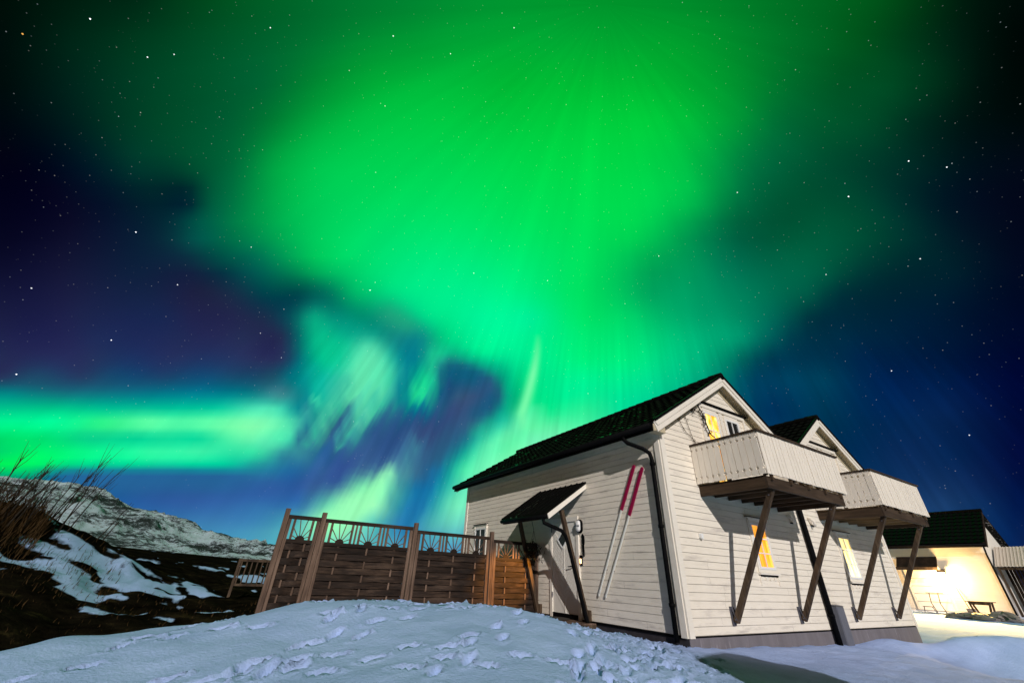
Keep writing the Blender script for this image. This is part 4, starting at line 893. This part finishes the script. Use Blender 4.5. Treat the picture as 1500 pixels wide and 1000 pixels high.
# porch
t = thing('porch_deck', 'low dark timber porch deck below the front door', 'deck', (-.6, 3.4, -.25))
mb = MB()
for i in range(9): mb.box(-1.10 + i * .12, -1.10 + i * .12 + .112, 2.34, 4.54, -.055, -.025)
mb.build('deck_boards', 'wood_z', t)
mb = MB(); mb.box(-1.11, -1.07, 2.33, 4.53, -.30, -.057); mb.box(-1.07, -.02, 2.33, 2.37, -.30, -.057); mb.box(-1.07, -.02, 4.49, 4.53, -.30, -.057); mb.build('deck_frame', 'brace', t)
t = MB(); t.lathe((-.52, 3.45, -.022), [(0, 0), (.40, 0), (.42, .008), (.41, .018), (.37, .02), (0, .02)], 32, sx=1.0, sy=1.25); tag(t.build('door_mat', 'rubber', None), 'round worn door mat on the porch deck', 'door mat')
# dark dried basket plant hanging at the fence end
t = thing('hanging_basket', 'dark dried basket plant hanging at the wall end of the fence', 'hanging plant', (-.42, 4.15, 1.45))
mb = MB(); rn = random.Random(5)
for q in range(240):
    c = Vector((-.40 + rn.gauss(0, .13), 4.22 + rn.gauss(0, .1), 1.42 + rn.gauss(0, .10))); a_ = Vector((rn.uniform(-1, 1), rn.uniform(-1, 1), rn.uniform(-1, .6))).normalized() * .07; b__ = a_.cross(Vector((0, 0, 1))) * .35
    mb.quad(c - a_, c + b__, c + a_, c - b__)
mb.build('foliage', 'twig', t)
mb = MB(); mb.lathe((-.40, 4.22, 1.22), [(.02, 0), (.09, .02), (.13, .09), (.15, .17), (.14, .175), (0, .15)], 20); mb.build('pot', 'black', t, smooth=True)
mb = MB()
for an in (0, 2.1, 4.2): mb.tube([(-.40 + .14 * math.cos(an), 4.22 + .14 * math.sin(an), 1.38), (-.40, 4.22, 1.9)], .004, 5)
mb.tube([(-.40, 4.22, 1.9), (-.40, 4.35, 2.22)], .006, 5); mb.build('chain', 'black', t)

# ------------------------------------------------------------ timber fence
fence = thing('timber_fence', 'weathered woven timber fence panels topped with sunburst lattice beside the house', 'fence', (-3.3, 4.55, -.1))
def bay(x0, x1, ztop, zlow, zb, nsun, seed):
    rn = random.Random(seed)
    mb = MB(); mb.box(x0, x1, 4.53, 4.575, ztop - .075, ztop); mb.build('top_rail', 'wood_x', fence)
    mb = MB(); mb.box(x0 + .066, x1 - .066, 4.528, 4.577, zlow - .07, zlow); mb.build('middle_rail', 'wood_xd', fence)
    mb = MB(); mb.box(x0 + .066, x1 - .066, 4.528, 4.577, zb, zb + .06); mb.build('bottom_rail', 'wood_xd', fence)
    for xs_ in (x0, x1 - .065): mb = MB(); mb.box(xs_, xs_ + .065, 4.525, 4.58, zb - .02, ztop - .076); mb.build('stile', 'wood_z', fence)
    # woven slats
    a, b_ = x0 + .066, x1 - .066; nsp = max(2, round((b_ - a) / .62)); seg = (b_ - a) / nsp; nb = int((zlow - .075 - zb - .06) / .118); h = (zlow - .075 - zb - .06) / nb
    mb = MB()
    for k in range(nb):
        z0 = zb + .062 + k * h; n_ = nsp * 8; base = len(mb.v); tilt = rn.uniform(-.004, .004); jz = rn.uniform(-.004, .004)
        for i in range(n_ + 1):
            xx = a + (b_ - a) * i / n_; t_ = (xx - a) / seg
            off = .026 * math.sin(math.pi * t_ + math.pi * (k % 2)) 
            yy = 4.552 - off
            zl_, zh = z0 + .002 + jz, z0 + h - .010 + jz
            mb.v += [(xx, yy - .006 + tilt, zl_), (xx, yy + .006 + tilt, zl_), (xx, yy + .006 - tilt, zh), (xx, yy - .006 - tilt, zh)]
        for i in range(n_):
            p = base + 4 * i
            for (u_, v_) in ((0, 1), (1, 2), (2, 3), (3, 0)): mb.f.append((p + u_, p + v_, p + 4 + v_, p + 4 + u_)[::-1])
    mb.build('woven_slats', 'wood_x', fence)
    mb = MB(); mb.box(x0 + .067, x1 - .067, 4.582, 4.592, zb + .02, zlow - .005); mb.build('gap_shade_sheet', 'wood_xd', fence)  # added dark sheet standing in for the shade between the slats
    for i in range(nsp): mb = MB(); mb.box(a + seg * (i + .5) - .016, a + seg * (i + .5) + .016, 4.541, 4.563, zb + .061, zlow - .071); mb.build('weaving_strip', 'wood_z', fence)
    # sunburst lattice
    mb = MB(); mz = MB(); cw = (b_ - a) / nsun
    for i in range(nsun):
        cx_ = a + cw * (i + .5); hw = min(.27, cw * .36); zt = ztop - .076; zlo = zlow
        n_ = 14; arc = [(cx_ + .088 * math.cos(math.pi * q / n_), 4.534, zlo + .001 + .075 * math.sin(math.pi * q / n_)) for q in range(n_ + 1)]
        mz.prism(arc[::-1], (0, .036, 0))
        for an in (22, 52, 79, 101, 128, 158):
            dx_, dz_ = math.cos(R(an)), math.sin(R(an)); L_ = min((zt - zlo) / dz_, (hw - .02) / max(abs(dx_), 1e-3))
            mb.bar((cx_ + dx_ * .08, 4.545 if an % 2 else 4.556, zlo + dz_ * .07), (cx_ + dx_ * L_, 4.545 if an % 2 else 4.556, zlo + dz_ * L_), .016, .022, up=(0, 1, 0))
        for xx in (cx_ - hw, cx_ + hw): mb.box(xx - .023, xx + .023, 4.537, 4.567, zlo, zt)
        if i < nsun - 1: mb.box(a + cw * (i + 1) - .018, a + cw * (i + 1) + .018, 4.537, 4.567, zlo, zt)
    mb.build('lattice', 'wood_z', fence); mz.build('sun_disc', 'wood_xd', fence)
bay(-6.44, -5.81, 1.735, 1.285, .0, 1, 1)
bay(-5.70, -3.71, 1.725, 1.275, .0, 3, 2)
bay(-3.57, -1.59, 1.665, 1.245, .0, 3, 3)
bay(-1.45, -.05, 1.61, 1.20, .0, 2, 4)
for xx, zt in ((-6.49, 1.85), (-5.755, 1.84), (-3.64, 1.82), (-1.52, 1.79), (0.0 - .05, 1.40)):
    if xx > -.1: mb = MB(); mb.box(-.10, -.035, 4.50, 4.60, -.25, 1.40); mb.build('post', 'wood_z', fence, bevel=.004); continue
    mb = MB(); mb.box(xx - .046, xx + .046, 4.50, 4.60, -.30, zt); mb.build('post', 'wood_z', fence, bevel=.005)
rail = thing('baluster_railing', 'small weathered baluster railing low beyond the left end of the fence', 'railing', (-6.2, 8, 0))
mb = MB(); mb.box(-7.0, -4.8, 7.97, 8.06, .86, .92); mb.build('handrail', 'brace', rail)
mb = MB(); mb.box(-6.97, -4.8, 7.99, 8.04, .32, .37); mb.build('bottom_rail', 'brace', rail)
for i in range(18): mb = MB(); mb.box(-6.93 + i * .118, -6.90 + i * .118, 8.0, 8.03, .34, .86); mb.build('baluster', 'brace', rail)
for xx in (-6.97, -5.9, -4.85): mb = MB(); mb.box(xx - .03, xx + .03, 7.975, 8.045, -.4, .859); mb.build('railing_post', 'brace', rail)

# ------------------------------------------------------------ shrubs and dry grass on the bank
def gz(x, y): return float(ground_z(np.array([x]), np.array([y]))[0])
def shrub(az_, d_, h, n_, seed, label, spread=.5, lean=.12):
    x = CAM.x + math.sin(R(az_)) * d_; y = CAM.y + math.cos(R(az_)) * d_; z = gz(x, y) - .05
    t = thing('bare_shrub', label, 'shrub', (x, y, z), group='leafless shrubs on the dark bank'); rn = random.Random(seed); mb = MB(); mt2 = MB()
    side = Vector((math.cos(R(az_)), -math.sin(R(az_)), 0))
    for i in range(n_):
        a_ = Vector((x, y, z)) + side * rn.gauss(0, spread * .25) + Vector((0, rn.gauss(0, .1), 0)); hh = h * rn.uniform(.55, 1.0)
        dr_ = (side * (rn.gauss(lean * .6, .11)) + Vector((rn.gauss(0, .1), rn.gauss(0, .1), 1))).normalized(); pts = [a_]
        for q in range(5): dr_ = (dr_ + side * rn.gauss(.02, .05)).normalized(); pts.append(pts[-1] + dr_ * hh / 5)
        mb.tube(pts, .016, 5, .004)
        for q in range(rn.randint(2, 5)):
            k = rn.randint(2, 4); p = pts[k]; d2 = (dr_ + side * rn.uniform(-.55, .55) + Vector((0, 0, .1))).normalized(); mt2.tube([p, p + d2 * hh * .16, p + (d2 + Vector((0, 0, .25))).normalized() * hh * .34], .007, 4, .002)
    mb.build('stem', 'twig', t); mt2.build('twigs', 'twig', t)
shrub(-13.9, 14.2, 1.9, 7, 1, 'bare upright shrub standing alone against the sky above the snowy mountain', .5)
shrub(-18.9, 13.8, 1.35, 8, 2, 'leafless bush at the far left edge of the bank', .9)
shrub(-17.6, 13.6, 1.35, 9, 3, 'leafless bush on the bank between its two leafless neighbours', .9)
shrub(-16.4, 13.9, 1.4, 8, 4, 'leafless bush on the bank nearest the lone upright shrub', .8)
shrub(-10.6, 15.0, 1.1, 2, 5, 'thin bare sapling leaning in front of the snowy mountain', .2, .5)
rn = random.Random(23); mb = MB()
for i in range(3300):
    if i < 1900: az_ = rn.uniform(-26, -14.6); d_ = rn.gauss(13.9, .5); h = rn.uniform(.15, .62)
    elif i < 2600: az_ = rn.uniform(-26, -8); d_ = rn.gauss(12.9, 1.0); h = rn.uniform(.06, .2)
    else: az_ = rn.uniform(-24, 6); d_ = rn.uniform(9.2, 12.5); h = rn.uniform(.03, .11)
    x = CAM.x + math.sin(R(az_)) * d_; y = CAM.y + math.cos(R(az_)) * d_
    if i == 0: gxs = []; 
    gxs.append((x, y, h))
gzs = ground_z(np.array([g[0] for g in gxs]), np.array([g[1] for g in gxs]))
for (x, y, h), z in zip(gxs, gzs):
    a_ = Vector((x, y, z - .03)); an = rn.uniform(0, 3.14); w_ = Vector((math.cos(an), math.sin(an), 0)) * rn.uniform(.004, .009); ln = Vector((rn.gauss(.12, .2), rn.gauss(0, .15), 1)) * h; k = Vector((rn.gauss(.15, .2), rn.gauss(0, .15), .55)) * h * .8
    mb.quad(a_ - w_, a_ + w_, a_ + ln * .6 + w_ * .7, a_ + ln * .6 - w_ * .7); mb.quad(a_ + ln * .6 - w_ * .7, a_ + ln * .6 + w_ * .7, a_ + ln * .6 + k)
tag(mb.build('dry_grass', 'grass', None), 'dry brown grass along the top of the bank', 'grass', kind='stuff')
# ------------------------------------------------------------ the lit house and yard on the right
lit = thing('lit_house', 'white house with black tiled roof and floodlit front at the right', 'house', (35, 7, -.2))
M['clap2'] = paint('white_house_boards', (.80, .74, .64), .04, .5, (1, 1, 4), .001)
X3 = 33.0
F3 = lambda u, n, z: (X3 - n, u, z)
mb = MB(); lap(mb, F3, 2.40, 16.0, -.05, 3.66); mb.build('front_wall', 'clap2', lit)
mb = MB(); mb.prism([(X3 + .004, 2.405, -.4), (X3 + 5, 2.405, -.4), (X3 + 5, 2.405, 3.70), (X3 + 2.4, 2.405, 5.65), (X3 + .004, 2.405, 3.70)], (0, 13.6, 0)); mb.build('wall', 'clap2', lit)
mb = MB(); mb.bm(F3, 2.38, 2.54, 0, .04, -.1, 3.7); mb.build('corner_board', 'trim', lit)
mb = MB(); mb.prism([(X3 - .45, 2.05, 3.46), (X3 + 2.4, 2.05, 5.62), (X3 + 2.4, 2.05, 5.80), (X3 - .45, 2.05, 3.66)], (0, 14.2, 0)); r3 = mb.build('roof', 'wood_xd', lit)
mb = MB(); mb.prism([(X3 + 5.3, 2.05, 3.46), (X3 + 2.401, 2.05, 5.62), (X3 + 2.401, 2.05, 5.80), (X3 + 5.3, 2.05, 3.66)], (0, 14.2, 0)); mb.build('roof', 'roof', lit)
V_ = []; F_ = []; rws = []; ys = np.arange(2.03, 16.2, .05); sl = math.hypot(2.85, 2.14); ux, uz = -2.85 / sl, -2.14 / sl; n_x, n_z = -2.14 / sl, 2.85 / sl
for c in range(9):
    for s_, lift in ((c * sl / 9, .012), ((c + 1) * sl / 9 + .02, .06)):
        row = []
        for y in ys:
            h = .02 + .035 * (math.cos(2 * math.pi * y / .30) * .5 + .5) + lift; row.append(len(V_)); V_.append((X3 + 2.4 + ux * s_ + n_x * h, y, 5.80 + uz * s_ + n_z * h))
        rws.append(row)
for k in range(len(rws) - 1):
    for j in range(len(ys) - 1): F_.append((rws[k][j], rws[k][j + 1], rws[k + 1][j + 1], rws[k + 1][j]))
mb = MB(); mb.v = V_; mb.f = F_; mb.build('roof_tiles', 'black', r3)
mb = MB(); mb.tube([(X3 + 2.4, 2.0, 5.86), (X3 + 2.4, 16.2, 5.86)], .12, 12); mb.build('ridge_cap', 'roof', r3)
mb = MB(); mb.tube([(X3 - .52, 2.03, 3.60), (X3 - .52, 16.2, 3.62)], .07, 10); mb.build('gutter', 'black', r3, smooth=True)
for sg in (1,):
    mb = MB(); mb.prism([(X3 - .47, 2.02, 3.42), (X3 + 2.4, 2.02, 5.58), (X3 + 2.4, 2.02, 5.83), (X3 - .47, 2.02, 3.67)], (0, .028, 0)); mb.build('barge_board', 'wood_xd', r3)
mb = MB(); mb.tube([(X3 - .5, 2.2, 3.55), (X3 - .2, 2.28, 3.3), (X3 - .06, 2.33, 3.1), (X3 - .06, 2.33, -.1)], .045, 10); mb.build('downpipe', 'black', lit, smooth=True)
# awning and wide door
mb = MB(); mb.prism([(X3 - .025, 4.78, 2.98), (X3 - .75, 4.78, 2.30), (X3 - .75, 4.78, 2.22), (X3 - .025, 4.78, 2.86)], (0, 2.14, 0)); aw = mb.build('door_awning', 'wood_xd', lit)
mb = MB(); mb.box(X3 - .78, X3 - .752, 4.76, 6.94, 2.16, 2.34); mb.build('awning_fascia', 'beam', aw)
mb = MB(); mb.bm(F3, 4.98, 6.70, 0, .05, -.1, 2.12); dd = mb.build('garage_door', 'white', lit)
mb = MB()
for i in range(1, 5): mb.bm(F3, 5.0, 6.68, .051, .062, -.08 + i * .44, -.065 + i * .44)
mb.build('door_joint', 'plate', dd)
mb = MB(); mb.bm(F3, 4.86, 4.97, 0, .06, -.1, 2.22); mb.bm(F3, 6.71, 6.82, 0, .06, -.1, 2.22); mb.build('door_casing', 'trim', dd)
# the floodlight
t = thing('flood_lamp', 'glaring warm lamp on the front wall of the lit house', 'lamp', (X3 - .2, 4.72, 2.05))
mb = MB(); mb.bm(F3, 4.64, 4.80, .02, .06, 1.95, 2.25); mb.tube([F3(4.72, .05, 2.14), F3(4.72, .22, 2.17)], .02, 8); mb.build('lamp_bracket', 'black', t)
m, nt, b = new_mat('flood_lamp_glow'); b.inputs['Emission Color'].default_value = (1, .78, .45, 1); b.inputs['Emission Strength'].default_value = 9; M['flood'] = m; m.cycles.emission_sampling = 'NONE'
mb = MB(); mb.lathe(F3(4.72, .30, 2.05), [(0, -.11), (.08, -.08), (.11, 0), (.08, .08), (0, .11)], 20); mb.build('lamp_globe', 'flood', t, smooth=True)
mb = MB(); mb.lathe(F3(4.72, .30, 2.05), [(.13, .06), (.10, .12), (0, .15)], 20); mb.build('lamp_hood', 'black', t, smooth=True)
pd = bpy.data.lights.new('flood_lamp_light', 'POINT'); pd.energy = 620; pd.color = (1.0, .60, .22); pd.shadow_soft_size = .12
po = bpy.data.objects.new('flood_lamp_light', pd); COL.objects.link(po); po.location = F3(4.72, .85, 1.85)
ps = bpy.data.lights.new('flood_lamp_beam', 'SPOT'); ps.energy = 150000; ps.color = (1.0, .60, .17); ps.shadow_soft_size = .008; ps.spot_size = R(66); ps.spot_blend = .9
pso = bpy.data.objects.new('flood_lamp_beam', ps); COL.objects.link(pso); pso.location = F3(4.72, .50, 2.05); pso.rotation_euler = (Vector((14, .6, 3.6)) - pso.location).to_track_quat('-Z', 'Y').to_euler()
mb = MB(); mb.box(X3 - .625, X3 - .62, 4.52, 4.92, 2.035, 2.19); mb.box(X3 - .62, X3 - .30, 4.52, 4.92, 2.185, 2.19); mb.build('beam_blocker', 'black', t)  # plate added to keep the beam off the near snow
# table, kick sled, stones
t = thing('picnic_table', 'small wooden table on splayed legs in front of the lit white wall', 'table', (31.3, 3.3, -.2))
mb = MB()
for i in range(4): mb.box(30.95 + i * .16, 30.95 + i * .16 + .145, 2.66, 3.86, .50, .535)
mb.build('table_top', 'brace', t)
mb = MB(); mb.box(30.97, 31.0, 2.85, 3.7, .36, .497); mb.build('apron', 'brace', t)
for yy in (2.82, 3.70):
    for xx, dx_ in ((31.02, -.18), (31.48, .18)): mb = MB(); mb.bar((xx, yy, .5), (xx + dx_, yy + (yy - 3.26) * -.3, -.22), .05, .09, up=(0, 1, 0)); mb.build('leg', 'brace', t)
t = thing('kick_sled', 'wooden kick sled with upright handles standing in the lit yard', 'sled', (29, 4.6, -.2))
mb = MB()
for yy in (4.35, 4.75): mb.tube([(29.0, yy + .9, -.10), (29.0, yy + .5, -.16), (29.0, yy - .9, -.16), (29.0, yy - 1.2, -.16)], .014, 6)
mb.build('runner', 'plate', t)
mb = MB()
for yy in (4.35, 4.75): mb.tube([(29.0, yy, -.15), (29.0, yy + .12, .35), (29.0, yy + .05, .85)], .02, 8)
mb.tube([(29.0, 4.15, .86), (29.0, 4.95, .86)], .018, 8); mb.build('handle', 'brace', t)
mb = MB(); mb.box(28.85, 29.15, 4.85, 5.3, .14, .17); mb.tube([(29.0, 5.28, .14), (29.0, 5.34, -.14)], .018, 8); mb.tube([(29.0, 4.9, .14), (29.0, 4.8, -.14)], .018, 8); mb.build('seat', 'brace', t)
t = thing('snow_shovel', 'thin snow shovel leaning at the lit wall right of the door', 'shovel', (32.4, 4.3, -.2))
mb = MB(); mb.bar((32.2, 4.05, -.1), (32.8, 4.45, 1.35), .03, .03); mb.build('shaft', 'brace', t)
mb = MB(); mb.bar((32.08, 3.97, -.2), (32.22, 4.06, .12), .42, .02); mb.build('blade', 'plate', t)
def rock(name, c, s, seed, label, cat):
    rn = random.Random(seed); bpy_v = []; mb = MB(); nu, nv = 18, 10
    for j in range(nv + 1):
        for i in range(nu):
            th = 2 * math.pi * i / nu; ph = math.pi * j / nv; r_ = 1 + .28 * math.sin(3 * th + seed) * math.sin(ph) + .16 * math.sin(5 * th + 2 * ph * 3) * math.sin(ph) + rn.uniform(-.05, .05) * math.sin(ph)
            mb.v.append((c[0] + s[0] * r_ * math.sin(ph) * math.cos(th), c[1] + s[1] * r_ * math.sin(ph) * math.sin(th), c[2] + s[2] * (math.cos(ph) * (.9 + .1 * math.sin(4 * th)))))
    for j in range(nv):
        for i in range(nu): mb.f.append((j * nu + i, (j + 1) * nu + i, (j + 1) * nu + (i + 1) % nu, j * nu + (i + 1) % nu))
    return tag(mb.build(name, 'stone', None), label, cat)
rock('boulder', (24.6, 2.15, -.15), (.5, .95, .26), 3, 'long low grey boulder at the edge of the lit yard', 'rock')
rock('boulder', (24.9, 1.15, -.10), (.5, .55, .34), 8, 'taller grey boulder right of the long low one in the lit yard', 'rock')
# lean-to shed at the far right
t = thing('lean_to_shed', 'open timber lean-to with pale corrugated roof right of the lit house', 'shed', (34.5, 1.5, -.2))
mb = MB(); V_ = []; F_ = []; ysr = np.arange(-.6, 2.32, .02)
for j, y in enumerate(ysr):
    h = .022 * (1 if ((y * 6.5) % 1) < .35 else 0)
    V_ += [(33.35, y, 2.44 + h), (35.2, y, 3.62 + h), (35.2, y, 3.60 + h), (33.35, y, 2.42 + h)]
for j in range(len(ysr) - 1):
    p = 4 * j; F_ += [(p, p + 1, p + 5, p + 4)[::-1], (p + 3, p + 7, p + 6, p + 2)[::-1], (p, p + 4, p + 7, p + 3)[::-1]]
M['sheet'] = paint('pale_roof_sheet', (.62, .55, .47), .06, .5)
mb.v = V_; mb.f = F_; mb.build('corrugated_roof', 'sheet', t)
mb = MB(); mb.box(33.42, 33.52, -.55, 2.26, 2.26, 2.40); mb.build('beam', 'brace', t)
mb = MB()
for i in range(18): mb.box(35.0, 35.03, -.6 + i * .16, -.6 + i * .16 + .145, -.3, 3.35)
mb.build('back_boards', 'wood_xd', t)
for yy in (-.5, .85, 2.2): mb = MB(); mb.box(33.42, 33.52, yy - .05, yy + .05, -.35, 2.259); mb.build('post', 'brace', t)
mb = MB(); mb.bar((33.40, .85, 2.1), (33.40, 1.75, -.1), .08, .08, up=(1, 0, 0)); mb.build('brace', 'brace', t)

# unseen shed-like block added behind the camera to cast the shadow on the snow
t = thing('shadow_caster', 'unseen shed-shaped shadow caster added behind the snowy path', 'shed', (-3.66, -9.53, -.45))
sd = Vector((.60, 1.50, 0)).normalized(); pd_ = Vector((sd.y, -sd.x, 0)); c0 = Vector((-3.66, -9.53, -.45))
def sb(a0, a1, b0, b1, z0, z1, mb):
    mb.hexa([tuple(c0 + pd_ * a + sd * b_ + Vector((0, 0, z))) for (a, b_, z) in [(a0, b0, z0), (a1, b0, z0), (a1, b1, z0), (a0, b1, z0), (a0, b0, z1), (a1, b0, z1), (a1, b1, z1), (a0, b1, z1)]])
mb = MB(); sb(-.80, .80, -.6, .6, 0, 3.66, mb); mb.build('caster_wall', 'wood_z', t)
mb = MB(); mb.prism([tuple(c0 + pd_ * a_ - sd * .7 + Vector((0, 0, z_))) for a_, z_ in ((-.95, 3.59), (.92, 3.59), (.92, 3.67), (.15, 4.01), (-.95, 3.67))], sd * 1.4); mb.build('caster_roof', 'wood_xd', t)
mb = MB(); sb(-.35, .35, .601, .64, .05, 1.9, mb); mb.build('caster_door', 'wood_z', t)
